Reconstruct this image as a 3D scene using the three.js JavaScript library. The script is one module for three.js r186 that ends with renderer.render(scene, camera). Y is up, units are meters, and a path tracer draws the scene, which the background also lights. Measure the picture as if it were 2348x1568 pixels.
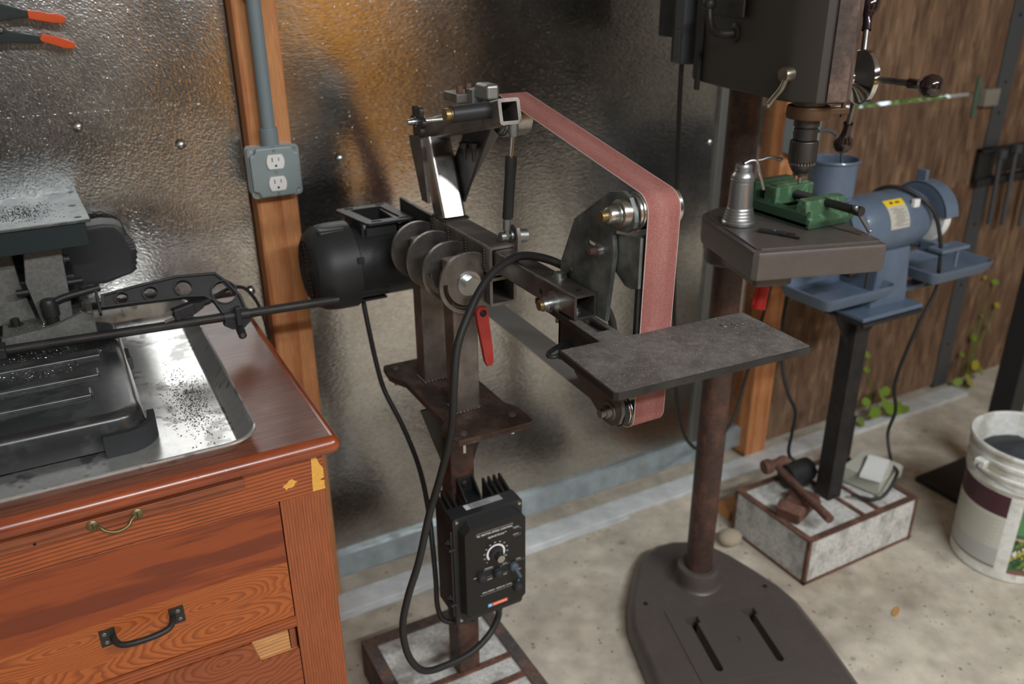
import * as THREE from 'three';
import { RoundedBoxGeometry } from 'three/addons/geometries/RoundedBoxGeometry.js';
import { mergeGeometries, mergeVertices } from 'three/addons/utils/BufferGeometryUtils.js';
import { RectAreaLightUniformsLib } from 'three/addons/lights/RectAreaLightUniformsLib.js';

// ---------------------------------------------------------------- camera, sky, lamps, exposure
const scene = new THREE.Scene();
const renderer = new THREE.WebGLRenderer({ antialias: true });
renderer.toneMapping = THREE.LinearToneMapping;
renderer.toneMappingExposure = 1.0;
renderer.shadowMap.enabled = true;
RectAreaLightUniformsLib.init();
scene.background = new THREE.Color(0.80, 0.90, 1.0);
scene.backgroundIntensity = 1.5;

const camera = new THREE.PerspectiveCamera(43.96, 2348 / 1568, 0.05, 60);
{
  const pitch = 0.4155257, yaw = 0.4975983, roll = -0.0079285;
  const fw = new THREE.Vector3(Math.sin(yaw) * Math.cos(pitch), -Math.sin(pitch), -Math.cos(yaw) * Math.cos(pitch));
  const r = new THREE.Vector3().crossVectors(fw, new THREE.Vector3(0, 1, 0)).normalize();
  const u = new THREE.Vector3().crossVectors(r, fw);
  camera.position.set(0, 1.5, 1.755);
  camera.up.copy(u).multiplyScalar(Math.cos(roll)).addScaledVector(r, -Math.sin(roll));
  camera.lookAt(camera.position.clone().add(fw));
  camera.focus = 1.26;
  camera.userData.fStop = 3.2;
}
const LAMP = 118;            // radiance of the shop lights' tubes
const LAMPS = [[1.6, 2.52, 2.75], [0.15, 2.56, 3.2]];   // the ceiling shop lights, built further down

// ---------------------------------------------------------------- helpers
let seed = 7;
const rnd = () => { seed = (seed * 1664525 + 1013904223) % 4294967296; return seed / 4294967296; };
const rr = (a, b) => a + (b - a) * rnd();
const V = (x, y, z) => new THREE.Vector3(x, y, z);
const V2 = (x, y) => new THREE.Vector2(x, y);
const PI = Math.PI;

const used = {};
const numbered = (n) => { const k = used[n] = (used[n] ?? -1) + 1; return k ? n + '_' + String(k).padStart(3, '0') : n; };

// texture coordinates in metres from the dominant direction of each face; swap turns the grain
function boxUV(g, swap) {
  const p = g.attributes.position, n = p.count, uv = new Float32Array(n * 2);
  const a = V(0, 0, 0), b = V(0, 0, 0), c = V(0, 0, 0), e = V(0, 0, 0), f = V(0, 0, 0);
  for (let i = 0; i < n; i += 3) {
    a.fromBufferAttribute(p, i); b.fromBufferAttribute(p, i + 1); c.fromBufferAttribute(p, i + 2);
    e.subVectors(b, a); f.subVectors(c, a); e.cross(f);
    const ax = Math.abs(e.x), ay = Math.abs(e.y), az = Math.abs(e.z);
    for (let k = 0; k < 3; k++) {
      const v = [a, b, c][k]; let s, t;
      if (ay >= ax && ay >= az) { s = v.x; t = v.z; } else if (ax >= az) { s = v.z; t = v.y; } else { s = v.x; t = v.y; }
      if (swap) [s, t] = [t, s];
      uv[(i + k) * 2] = s; uv[(i + k) * 2 + 1] = t;
    }
  }
  g.setAttribute('uv', new THREE.BufferAttribute(uv, 2));
  return g;
}
function clean(g, keepUV) {
  let h = g.index ? g.toNonIndexed() : g.clone();
  for (const k of Object.keys(h.attributes)) if (!['position', 'normal', 'uv'].includes(k)) h.deleteAttribute(k);
  if (!h.attributes.uv || !keepUV) { if (h.attributes.uv) h.deleteAttribute('uv'); }
  h.clearGroups?.();
  return h;
}
// one named mesh from one or more geometries
function part(parent, name, geos, mat, o = {}) {
  const list = (Array.isArray(geos) ? geos : [geos]).flat().map((g) => clean(g, o.keepUV));
  let g = list.length === 1 ? list[0] : mergeGeometries(list);
  if (!o.keepUV) boxUV(g, o.swap);
  const m = new THREE.Mesh(g, mat);
  m.name = parent === scene ? numbered(name) : name;
  m.castShadow = m.receiveShadow = true;
  if (o.label) m.userData.label = o.label;
  if (o.kind) m.userData.kind = o.kind;
  parent.add(m);
  return m;
}
function thing(name, label, category, pos = [0, 0, 0], turn = 0, group) {
  const o = new THREE.Group(); o.name = numbered(name); scene.add(o);
  o.position.set(...pos); o.rotation.y = turn; o.userData = { label, category };
  if (group) o.userData.group = group;
  return o;
}
function struct(name, geos, mat, label, category, o = {}) {
  const m = part(scene, name, geos, mat, o); m.userData.kind = 'structure';
  if (label) { m.userData.label = label; m.userData.category = category; }
  return m;
}
// normals smoothed where faces meet at less than the given angle
function crease(g, ang) {
  const h = g.index ? g.toNonIndexed() : g, p = h.attributes.position, n = p.count / 3, fn = [], map = new Map(), a = V(0, 0, 0), b = V(0, 0, 0), c = V(0, 0, 0), key = (i) => Math.round(p.getX(i) * 2e5) + ',' + Math.round(p.getY(i) * 2e5) + ',' + Math.round(p.getZ(i) * 2e5);
  for (let i = 0; i < n; i++) { a.fromBufferAttribute(p, i * 3); b.fromBufferAttribute(p, i * 3 + 1); c.fromBufferAttribute(p, i * 3 + 2); b.sub(a); c.sub(a); b.cross(c); const l = b.length(); fn.push([b.x, b.y, b.z, l]); for (let k = 0; k < 3; k++) { const q = key(i * 3 + k), e = map.get(q); e ? e.push(i) : map.set(q, [i]); } }
  const out = new Float32Array(p.count * 3), cs = Math.cos(ang);
  for (let i = 0; i < p.count; i++) { const f = fn[Math.floor(i / 3)]; let x = 0, y = 0, z = 0; for (const j of map.get(key(i))) { const o = fn[j]; if (o[3] > 0 && f[3] > 0 && (o[0] * f[0] + o[1] * f[1] + o[2] * f[2]) > cs * o[3] * f[3]) { x += o[0]; y += o[1]; z += o[2]; } } const l = Math.hypot(x, y, z) || 1; out[i * 3] = x / l; out[i * 3 + 1] = y / l; out[i * 3 + 2] = z / l; }
  h.setAttribute('normal', new THREE.BufferAttribute(out, 3)); return h;
}
// geometry makers: all return geometries in the parent's frame
const mv = (g, x = 0, y = 0, z = 0) => g.translate(x, y, z);
const bx = (x0, x1, y0, y1, z0, z1) => new THREE.BoxGeometry(x1 - x0, y1 - y0, z1 - z0).translate((x0 + x1) / 2, (y0 + y1) / 2, (z0 + z1) / 2);
const rb = (x0, x1, y0, y1, z0, z1, r = 0.002, s = 2) => new RoundedBoxGeometry(x1 - x0, y1 - y0, z1 - z0, s, Math.min(r, 0.49 * Math.min(x1 - x0, y1 - y0, z1 - z0))).translate((x0 + x1) / 2, (y0 + y1) / 2, (z0 + z1) / 2);
const q0 = new THREE.Quaternion();
function along(g, p, q) {            // a geometry along +y from 0 to |q-p| laid from p to q
  const d = V(...q).sub(V(...p)), l = d.length();
  q0.setFromUnitVectors(V(0, 1, 0), d.normalize());
  return g.applyQuaternion(q0).translate(...p);
}
const dist = (p, q) => Math.hypot(p[0] - q[0], p[1] - q[1], p[2] - q[2]);
const rod = (p, q, r, r2 = r, n = 20) => along(new THREE.CylinderGeometry(r2, r, dist(p, q), n).translate(0, dist(p, q) / 2, 0), p, q);
const hex = (p, q, r) => along(new THREE.CylinderGeometry(r, r, dist(p, q), 6).translate(0, dist(p, q) / 2, 0), p, q).toNonIndexed();
function flat(g) { const h = g.index ? g.toNonIndexed() : g; h.computeVertexNormals(); return h; }
function tube(pts, r, n = 48, k = 10, closed = false) {
  const c = new THREE.CatmullRomCurve3(pts.map((p) => V(...p)), closed, 'centripetal');
  return new THREE.TubeGeometry(c, n, r, k, closed);
}
function lathe(prof, p, q, n = 32) {   // profile [radius, height], axis from p towards q
  const g = new THREE.LatheGeometry(prof.map((a) => V2(a[0], a[1])), n);
  const d = V(...q).sub(V(...p)).normalize();
  q0.setFromUnitVectors(V(0, 1, 0), d);
  return crease(g.applyQuaternion(q0).translate(...p), 0.6);
}
function shape(pts, holes = []) {
  const s = new THREE.Shape(pts.map((p) => V2(p[0], p[1])));
  for (const h of holes) s.holes.push(Array.isArray(h) ? new THREE.Path(h.map((p) => V2(p[0], p[1]))) : h);
  return s;
}
const circ = (x, y, r, n = 24) => Array.from({ length: n }, (_, i) => [x + r * Math.cos(2 * PI * i / n), y - r * Math.sin(2 * PI * i / n)]);
const ell = (x, y, r, s, n = 28) => Array.from({ length: n }, (_, i) => [x + r * Math.cos(2 * PI * i / n), y + s * Math.sin(2 * PI * i / n)]);
const slot = (x0, y0, x1, y1, r, n = 8) => { const a = Math.atan2(y1 - y0, x1 - x0), o = [];
  for (let i = 0; i <= n; i++) o.push([x1 + r * Math.cos(a - PI / 2 + PI * i / n), y1 + r * Math.sin(a - PI / 2 + PI * i / n)]);
  for (let i = 0; i <= n; i++) o.push([x0 + r * Math.cos(a + PI / 2 + PI * i / n), y0 + r * Math.sin(a + PI / 2 + PI * i / n)]);
  return o; };
// extrude a polygon; plane 'xy' (depth z), 'zy' (points are [z,y], depth x), 'xz' (points are [x,z], depth y)
function ext(pts, d0, d1, plane = 'xy', holes = [], bev = 0) {
  const g = new THREE.ExtrudeGeometry(shape(pts, holes), { depth: d1 - d0 - 2 * bev, bevelEnabled: bev > 0, bevelSize: bev, bevelThickness: bev, bevelOffset: -bev, bevelSegments: 2, curveSegments: 12 });
  g.translate(0, 0, d0 + bev);
  if (plane === 'zy') g.rotateY(-PI / 2).scale(-1, 1, 1), flip(g);
  if (plane === 'xz') g.rotateX(PI / 2).scale(1, -1, 1), flip(g);
  return crease(g.index ? g.toNonIndexed() : g, 0.5);
}
function flip(g) {                      // mirrored geometry: turn the triangles round again
  const p = g.attributes.position, n = g.attributes.normal, u = g.attributes.uv;
  for (let i = 0; i < p.count; i += 3) for (const a of [p, n, u]) if (a) for (let k = 0; k < a.itemSize; k++) {
    const t = a.array[(i + 1) * a.itemSize + k]; a.array[(i + 1) * a.itemSize + k] = a.array[(i + 2) * a.itemSize + k]; a.array[(i + 2) * a.itemSize + k] = t;
  }
  return g;
}
// hollow square tube: outer half sizes, wall, from z0 to z1
function rrect(hw, hh, r, n = 4) { const o = []; for (const [sx, sy, a] of [[1, 1, 0], [-1, 1, PI / 2], [-1, -1, PI], [1, -1, 1.5 * PI]])
  for (let i = 0; i <= n; i++) o.push([sx * (hw - r) + r * Math.cos(a + PI / 2 * i / n), sy * (hh - r) + r * Math.sin(a + PI / 2 * i / n)]); return o; }
function sqtube(hw, hh, t, z0, z1, r = 0.005) {
  return ext(rrect(hw, hh, r), z0, z1, 'xy', [rrect(hw - t, hh - t, Math.max(0.0015, r - t)).reverse()]);
}
// a hex bolt head with washer facing dir, at p
function bolt(p, dir, r, h, washer = 1.35) {
  const d = V(...dir).normalize(), at = (k) => [p[0] + d.x * k, p[1] + d.y * k, p[2] + d.z * k];
  const out = [hex(at(0.002), at(0.002 + h), r)];
  if (washer) out.push(rod(at(0), at(0.002), r * washer, r * washer, 24).toNonIndexed());
  return out.map((g) => clean(g));
}
// ---------------------------------------------------------------- procedural textures
function vnoise(per, sd) {               // tileable value noise on a lattice of per cells
  const t = new Float32Array(per * per); let s = sd * 9301 + 49297;
  for (let i = 0; i < t.length; i++) { s = (s * 1664525 + 1013904223) % 4294967296; t[i] = s / 4294967296; }
  return (x, y) => { const fx = x * per, fy = y * per, i = Math.floor(fx), j = Math.floor(fy); let u = fx - i, v = fy - j; u = u * u * (3 - 2 * u); v = v * v * (3 - 2 * v);
    const a = ((i % per) + per) % per, b = (a + 1) % per, c = ((j % per) + per) % per, d = (c + 1) % per;
    return (t[c * per + a] * (1 - u) + t[c * per + b] * u) * (1 - v) + (t[d * per + a] * (1 - u) + t[d * per + b] * u) * v; };
}
function fbm(per, oct, sd) { const ns = Array.from({ length: oct }, (_, k) => vnoise(per << k, sd + k * 13)); 
  return (x, y) => { let s = 0, a = 0.5, n = 0; for (const f of ns) { s += a * f(x, y); n += a; a *= 0.55; } return s / n; }; }
const clamp = (x, a = 0, b = 1) => Math.min(b, Math.max(a, x)), mix = (a, b, t) => a + (b - a) * t, sm = (a, b, x) => { const t = clamp((x - a) / (b - a)); return t * t * (3 - 2 * t); };
const mix3 = (a, b, t) => [mix(a[0], b[0], t), mix(a[1], b[1], t), mix(a[2], b[2], t)];
function tex(n, fn, metres, colour = true, h = n) {   // fn(u,v,x,y) -> [r,g,b] in 0..255 sRGB, or a number 0..1
  const d = new Uint8Array(n * h * 4);
  for (let y = 0; y < h; y++) for (let x = 0; x < n; x++) { const c = fn((x + 0.5) / n, (y + 0.5) / h, x, y), o = (y * n + x) * 4;
    if (typeof c === 'number') d[o] = d[o + 1] = d[o + 2] = clamp(c) * 255; else { d[o] = clamp(c[0], 0, 255); d[o + 1] = clamp(c[1], 0, 255); d[o + 2] = clamp(c[2], 0, 255); } d[o + 3] = 255; }
  const t = new THREE.DataTexture(d, n, h); t.wrapS = t.wrapT = THREE.RepeatWrapping; t.magFilter = THREE.LinearFilter; t.minFilter = THREE.LinearMipmapLinearFilter; t.generateMipmaps = true;
  if (colour) t.colorSpace = THREE.SRGBColorSpace; t.needsUpdate = true;
  if (metres) t.repeat.set(1 / (metres[0] ?? metres), 1 / (metres[1] ?? metres)); return t;
}
function specks(n, count, sd, rmin, rmax) {   // sparse grains: a field 0..1 on an n x n raster, tileable
  const f = new Float32Array(n * n); let s = sd; const R = () => (s = (s * 1664525 + 1013904223) % 4294967296) / 4294967296;
  for (let k = 0; k < count; k++) { const cx = R() * n, cy = R() * n, r = mix(rmin, rmax, R() ** 3), v = 0.4 + 0.6 * R(), e = 0.5 + R(), an = R() * 3.14, ca = Math.cos(an), sa = Math.sin(an), m = Math.ceil(r * 1.6);
    for (let y = -m; y <= m; y++) for (let x = -m; x <= m; x++) { const p = x * ca + y * sa, q = (-x * sa + y * ca) / e; if (p * p + q * q < r * r) { const i = ((Math.floor(cy + y) % n + n) % n) * n + (Math.floor(cx + x) % n + n) % n; f[i] = Math.max(f[i], v); } } }
  return (u, v) => f[Math.min(n - 1, Math.floor(v * n)) * n + Math.min(n - 1, Math.floor(u * n))];
}
const M = {};
const std = (o) => new THREE.MeshPhysicalMaterial(o);
const hexc = (h) => new THREE.Color(h);

// foil-faced bubble insulation: embossed metal film, coarse grain on one roll, fine level streaks on the other
{ const a = vnoise(256, 3), a2 = vnoise(128, 4), b = fbm(6, 4, 9), w = vnoise(128, 21), w2 = vnoise(8, 33), sp = specks(1024, 420, 12, 1.2, 3), iso = fbm(128, 2, 15);
  const streak = tex(1024, (u, v) => { const crease = Math.pow(1 - Math.abs(2 * w(0.3, v + 0.005 * w2(u, v)) - 1), 6) * b(u + 0.3, v); return 0.34 * a((u * 0.25) % 1, v) + 0.3 * a2((u * 0.5) % 1, v) * (0.4 + b(v, u)) + 0.2 * crease + 0.6 * sp(u, v); }, 0.42, false);
  const grain = tex(1024, (u, v) => 0.6 * iso((u + 0.35 * v) % 1, v) + 0.5 * sp(u, v) + 0.12 * b(u, v), 0.42, false);
  const col = tex(512, (u, v) => { const n = b(u, v), m = a((u * 0.5) % 1, v); const g = 150 + 44 * n + 26 * m; return [g, g * 0.995, g * 0.98]; }, 0.9);
  const rgh = tex(512, (u, v) => 0.8 + 0.4 * (b(v, u) - 0.5), 0.7, false);
  M.foil = std({ map: col, metalness: 1, roughness: 0.26, roughnessMap: rgh, bumpMap: streak, bumpScale: 0.00042 });
  M.foilCoarse = std({ map: col, metalness: 1, roughness: 0.27, roughnessMap: rgh, bumpMap: grain, bumpScale: 0.0006 }); }
// concrete floor
{ const a = fbm(4, 6, 31), b = fbm(32, 4, 17), s = specks(1024, 1300, 5, 0.6, 3.2), s2 = specks(1024, 180, 8, 2, 7);
  M.floor = std({ map: tex(1024, (u, v) => { const n = a(u, v), f = b(u, v); let c = mix3([194, 185, 170], [160, 149, 133], sm(0.42, 0.78, n)); c = mix3(c, [206, 198, 182], sm(0.55, 0.8, 1 - n) * 0.6);
      const k = 0.86 + 0.28 * f; c = [c[0] * k, c[1] * k, c[2] * k]; c = mix3(c, [66, 58, 50], 0.55 * s(u, v)); return mix3(c, [112, 98, 80], 0.45 * s2(u, v)); }, 1.3),
    roughness: 0.86, bumpMap: tex(512, (u, v) => b(u, v), 0.5, false), bumpScale: 0.0006 }); }
// wood: grain runs along u. kind 0 straight grain, 1 flat-sawn figure
function wood(light, dark, per, figure, sd, rough = 0.42, coat = 0.35, streak = 0.5) {
  const f = fbm(2, 4, sd), g = fbm(4, 4, sd + 5), h = vnoise(256, sd + 9), w = fbm(8, 3, sd + 2), kx = [rndS(sd, 1), rndS(sd, 2), rndS(sd, 3)];
  const N = 1024, map = tex(N, (u, v) => { let r;
      if (figure) { const q = 0.35 * f(u, v) + 0.12 * g(u, v); let d = 1e9; for (let i = 0; i < 3; i++) { const dx = Math.abs(((u - kx[i] + 1.5) % 1) - 0.5), dy = Math.abs(((v - (0.2 + 0.3 * i) + 1.5) % 1) - 0.5); d = Math.min(d, Math.hypot(dx * 0.42, dy)); } r = (d * 1.4 + q) * per; }
      else r = (v + 0.03 * f(u, v) + 0.006 * g(u, v)) * per;
      const ph = r - Math.floor(r), late = sm(0.35, 0.93, ph) * (1 - sm(0.95, 1, ph)), fi = h((u * 0.06) % 1, v) * 0.5 + h((u * 0.11 + 0.3) % 1, (v * 2) % 1) * 0.5;
      const blotch = w((u * 1) % 1, (v * 2) % 1); let c = mix3(light, dark, clamp(late * 0.75 + (blotch - 0.5) * streak)); const k = 0.9 + 0.2 * fi; return [c[0] * k, c[1] * k, c[2] * k]; }, 0.42);
  return std({ map, roughness: rough, clearcoat: coat, clearcoatRoughness: 0.3 });
}
function rndS(a, b) { const x = Math.sin(a * 127.1 + b * 311.7) * 43758.5453; return x - Math.floor(x); }
M.woodRail = wood([166, 84, 40], [100, 44, 18], 64, false, 3, 0.45, 0.3);
M.woodStile = wood([158, 84, 44], [118, 58, 29], 90, false, 7, 0.45, 0.3);
// drawer front: a plain dark board above a flat-sawn one with cathedral figure
{ const f = fbm(3, 4, 131), g = fbm(10, 3, 137), h = vnoise(256, 139), st = fbm(4, 4, 141), W = 0.62, H = 0.217;
  const t = tex(1024, (u, v) => { const x = u * W - 0.42, y = 0.5485 + v * H; const fi = h((u * 0.08) % 1, v) * 0.6 + h((u * 0.13 + 0.3) % 1, (v * 3) % 1) * 0.4; let c;
      const edge = 0.652 + 0.004 * Math.sin(x * 9) + 0.006 * (f(u, v) - 0.5);
      if (y > edge) { const s1 = st(u * 0.55, (v * 2.4) % 1), s2 = g((u * 0.35) % 1, (v * 1.5) % 1); c = mix3([158, 76, 32], [104, 42, 16], sm(0.44, 0.56, s1 + 0.12 * (s2 - 0.5))); c = mix3(c, [128, 54, 22], 0.45); }
      else { const q = 0.03 * (f(u, v) - 0.5) + 0.008 * (g(u, v) - 0.5); const d1 = Math.hypot((x - 0.086) * 0.34, y - 0.577), d2 = Math.hypot((x - 0.075) * 0.3, y - 0.622), d3 = Math.hypot((x + 0.12) * 0.2, y - 0.63), d4 = Math.hypot((x + 0.33) * 0.22, y - 0.59); const d = Math.min(d1, d2 * 1.1, d3 * 1.05, d4) + q; const r = d * 210, ph = r - Math.floor(r), late = sm(0.3, 0.9, ph) * (1 - sm(0.93, 1, ph)); c = mix3([182, 98, 42], [126, 58, 22], late * 0.72); c = mix3(c, [150, 72, 28], 0.35 * f(v, u)); }
      const k = 0.92 + 0.16 * fi; return [c[0] * k, c[1] * k, c[2] * k]; }, [W, H], true, 512);
  t.offset.set(0.42 / W, -0.5485 / H); M.woodDrawer = std({ map: t, roughness: 0.42, clearcoat: 0.3, clearcoatRoughness: 0.3 }); }
M.woodDrawer2 = wood([152, 80, 44], [112, 54, 28], 34, true, 19, 0.5, 0.2, 0.6);
M.woodBoard = wood([142, 76, 44], [92, 44, 24], 34, false, 23, 0.55, 0.2, 0.7);
M.woodRaw = wood([204, 152, 100], [168, 112, 66], 60, false, 29, 0.8, 0, 0.7);
M.stud = wood([204, 142, 92], [178, 108, 66], 9, false, 41, 0.75, 0, 0.9);
M.fir = std({ color: hexc(0xe2961c), roughness: 0.5 });
{ const a = fbm(4, 5, 51), b = fbm(64, 2, 52), s = specks(1024, 900, 77, 0.6, 2.2), h = vnoise(256, 57), s2 = specks(1024, 90, 79, 2, 9);    // worn cabinet top
  M.woodTop = std({ map: tex(1024, (u, v) => { const n = a(u, v), f = h(u * 0.05 % 1, v); let c = mix3([132, 82, 62], [100, 60, 46], n); c = mix3(c, [152, 122, 110], sm(0.42, 0.72, a(v, u)) * 0.8); const k = 0.85 + 0.3 * f; c = [c[0] * k, c[1] * k, c[2] * k]; c = mix3(c, [40, 26, 20], 0.6 * s(u, v)); return mix3(c, [60, 34, 24], 0.5 * s2(u, v) * b(u, v)); }, 0.6),
    roughness: 0.42, roughnessMap: tex(256, (u, v) => 0.6 + 0.4 * a(u, v), 0.5, false), clearcoat: 0.25, clearcoatRoughness: 0.35 });
  M.woodNose = std({ map: tex(512, (u, v) => { const n = a(u, v), f = h(v, u * 0.06 % 1); let c = mix3([166, 80, 40], [116, 50, 26], clamp(n * 0.8 + f * 0.4)); c = mix3(c, [190, 120, 84], 0.7 * s2(u, v) * b(u, v)); return mix3(c, [70, 30, 18], 0.4 * s(u, v)); }, [0.3, 0.3]), roughness: 0.3, clearcoat: 0.7, clearcoatRoughness: 0.22, bumpMap: tex(256, (u, v) => 1 - s2(u, v), 0.35, false), bumpScale: 0.0004 }); }
// plywood wall
{ const a = fbm(8, 4, 61), b = fbm(40, 3, 62), h = vnoise(128, 65);
  M.ply = std({ map: tex(1024, (u, v) => { const n = a(u, v * 0.35), f = h(u, v * 0.08), g = b(u, v * 0.3); let c = mix3([132, 104, 80], [106, 80, 60], sm(0.3, 0.7, n)); c = mix3(c, [80, 58, 43], 0.6 * sm(0.58, 0.74, g)); c = mix3(c, [150, 124, 100], 0.5 * sm(0.58, 0.78, 1 - g)); const k = 0.85 + 0.3 * f; return [c[0] * k, c[1] * k, c[2] * k]; }, 0.8), roughness: 0.85 }); }
// steels
function metal(base, vary, rough, sd, met = 0.9, bump = 0) { const a = fbm(6, 5, sd), b = fbm(64, 2, sd + 3);
  return std({ map: tex(512, (u, v) => { const k = 1 + vary * (a(u, v) - 0.5) * 2 + 0.25 * vary * (b(u, v) - 0.5); return [base[0] * k, base[1] * k, base[2] * k]; }, 0.22), metalness: met, roughness: 1, roughnessMap: tex(256, (u, v) => clamp(rough * (0.75 + 0.5 * a(v, u))), 0.16, false), ...(bump ? { bumpMap: tex(256, (u, v) => b(u, v), 0.1, false), bumpScale: bump } : {}) }); }
M.steelDark = metal([126, 119, 114], 0.3, 0.5, 71, 0.6);       // mill-scale bar and tube
M.steelBlack = metal([58, 56, 55], 0.3, 0.5, 73, 0.5);
M.steelBright = metal([182, 180, 176], 0.2, 0.3, 75, 1);
M.steelGround = metal([132, 127, 123], 0.28, 0.36, 77, 0.9);
M.scale = metal([122, 128, 126], 0.45, 0.42, 79, 0.6);             // blue-grey hot rolled plate
M.zinc = std({ color: hexc(0xc3c6c6), metalness: 1, roughness: 0.3 });
M.zincDull = std({ color: hexc(0x9fa3a3), metalness: 1, roughness: 0.45 });
M.chrome = std({ color: hexc(0xdadbdc), metalness: 1, roughness: 0.1 });
M.brass = std({ color: hexc(0x9c8660), metalness: 0.9, roughness: 0.42 });
M.brassOld = std({ color: hexc(0x7f7452), metalness: 0.85, roughness: 0.45 });
M.galv = metal([214, 218, 219], 0.12, 0.6, 81, 0.15);
M.blackPlastic = std({ color: hexc(0x28292b), roughness: 0.5 });
M.blackPaint = std({ color: hexc(0x242526), roughness: 0.45, bumpMap: tex(256, fbm(64, 2, 85), 0.12, false), bumpScale: 0.0002 });
M.rubber = std({ color: hexc(0x26282a), roughness: 0.7 });
M.cable = std({ color: hexc(0x232323), roughness: 0.55 });
M.black = std({ color: hexc(0x0b0b0b), roughness: 0.8 });
M.redPaint = std({ color: hexc(0xa5302a), roughness: 0.45 });
M.redPlastic = std({ color: hexc(0xb3201c), roughness: 0.4 });
M.orange = std({ color: hexc(0xd8500f), roughness: 0.38, clearcoat: 0.2 });
{ const a = fbm(8, 5, 91), b = fbm(48, 3, 92);
  const rust = (c1, c2, r) => std({ map: tex(512, (u, v) => { const k = 0.8 + 0.4 * b(u, v); const c = mix3(c1, c2, sm(0.3, 0.7, a(u, v))); return [c[0] * k, c[1] * k, c[2] * k]; }, 0.25), roughness: r, bumpMap: tex(256, (u, v) => b(u, v), 0.1, false), bumpScale: 0.0003 });
  M.rust = rust([116, 82, 68], [88, 62, 52], 0.8); M.rustPost = rust([88, 60, 50], [64, 47, 41], 0.5); M.rustBrown = rust([98, 78, 68], [66, 52, 46], 0.65);
  M.castBrown = std({ map: tex(512, (u, v) => { const k = 0.95 + 0.1 * b(u, v); const c = mix3([88, 81, 78], [78, 71, 68], a(u, v)); return [c[0] * k, c[1] * k, c[2] * k]; }, 0.5), roughness: 0.42, clearcoat: 0.25, clearcoatRoughness: 0.35, bumpMap: tex(256, (u, v) => b(u, v), 0.06, false), bumpScale: 0.0002 });
  M.frameRust = rust([108, 84, 74], [78, 74, 72], 0.7);
  M.cement = std({ map: tex(512, (u, v) => { const n = a(u, v), k = 0.86 + 0.28 * b(u, v); let c = mix3([206, 206, 202], [166, 166, 162], sm(0.45, 0.8, n)); return [c[0] * k, c[1] * k, c[2] * k]; }, 0.3), roughness: 0.9, bumpMap: tex(256, (u, v) => b(u, v), 0.08, false), bumpScale: 0.0012 });
  const sg = specks(1024, 15000, 41, 0.5, 1.9), sb = specks(1024, 1500, 43, 0.5, 2.4);
  M.grit = std({ map: tex(1024, (u, v) => { const n = a(u, v), k = 0.85 + 0.3 * b(u, v); let c = mix3([92, 86, 82], [108, 103, 99], sm(0.35, 0.65, n)); c = [c[0] * k, c[1] * k, c[2] * k]; c = mix3(c, [206, 204, 202], 0.85 * sg(u, v)); return mix3(c, [52, 48, 46], 0.5 * sb(u, v)); }, 0.36), metalness: 0.25, roughness: 0.72, bumpMap: tex(1024, (u, v) => sg(u, v), 0.36, false), bumpScale: 0.0005 });
  const w = specks(1024, 1500, 47, 0.5, 1.9);
  M.sawBase = std({ map: tex(1024, (u, v) => { const d = sm(0.45, 0.7, a(u, v)); let c = mix3([34, 36, 37], [60, 63, 64], d); return mix3(c, [196, 198, 198], 0.8 * w(u, v) * (0.35 + 0.65 * d)); }, 0.26), roughness: 0.34, clearcoat: 0.7, clearcoatRoughness: 0.28 });
  const k2 = specks(1024, 1500, 49, 0.5, 2.4);
  M.castAlu = std({ map: tex(512, (u, v) => { const k = 0.86 + 0.28 * b(u, v); let c = mix3([132, 133, 130], [104, 104, 100], a(u, v)); c = [c[0] * k, c[1] * k, c[2] * k]; return mix3(c, [24, 24, 24], 0.8 * k2(u, v)); }, 0.2), metalness: 0.35, roughness: 0.6 });
  M.plateBlue = std({ map: tex(1024, (u, v) => { let c = mix3([92, 100, 104], [116, 122, 122], sm(0.4, 0.65, a(u, v))); c = mix3(c, [150, 150, 146], 0.7 * sm(0.62, 0.75, a(v, u)) * b(u, v)); return mix3(c, [22, 22, 22], 0.9 * k2(u, v)); }, 0.3), metalness: 0.85, roughness: 0.34 });
  const ts = specks(1024, 900, 53, 0.5, 2.2);
  M.tray = std({ map: tex(1024, (u, v) => { const n = b(u, v), m = a(u, v); const g = 212 + 28 * n + 8 * m; let c = [g, g, g * 0.995]; c = mix3(c, [110, 108, 106], 0.55 * sm(0.62, 0.74, m)); return mix3(c, [30, 29, 28], 0.9 * ts(u, v) * sm(0.3, 0.6, m)); }, 0.34), metalness: 0.82, roughness: 0.26 });
  const bg = vnoise(256, 98);
  M.beltRed = std({ map: tex(1024, (u, v) => { const k = 0.72 + 0.56 * bg(u, v), n = fbmBelt(u, v); let c = mix3([130, 68, 62], [168, 124, 116], n); return [c[0] * k, c[1] * k, c[2] * k]; }, [0.0536, 0.2]), roughness: 0.85, bumpMap: tex(256, (u, v) => b(u, v), 0.02, false), bumpScale: 0.0003 });
  M.beltBack = std({ color: hexc(0x6d6a66), roughness: 0.7 });
  M.greenPaint = std({ map: tex(512, (u, v) => { const k = 0.9 + 0.2 * b(u, v); let c = mix3([66, 98, 70], [92, 126, 96], sm(0.5, 0.75, a(u, v))); return [c[0] * k, c[1] * k, c[2] * k]; }, 0.12), roughness: 0.45 });
  M.greenDark = std({ map: tex(256, (u, v) => { const k = 0.9 + 0.2 * b(u, v); return [50 * k, 78 * k, 56 * k]; }, 0.12), roughness: 0.45 });
  M.bluePaint = std({ map: tex(512, (u, v) => { const k = 0.92 + 0.16 * a(u, v); return [92 * k, 107 * k, 126 * k]; }, 0.3), roughness: 0.42, clearcoat: 0.2 });
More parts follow.
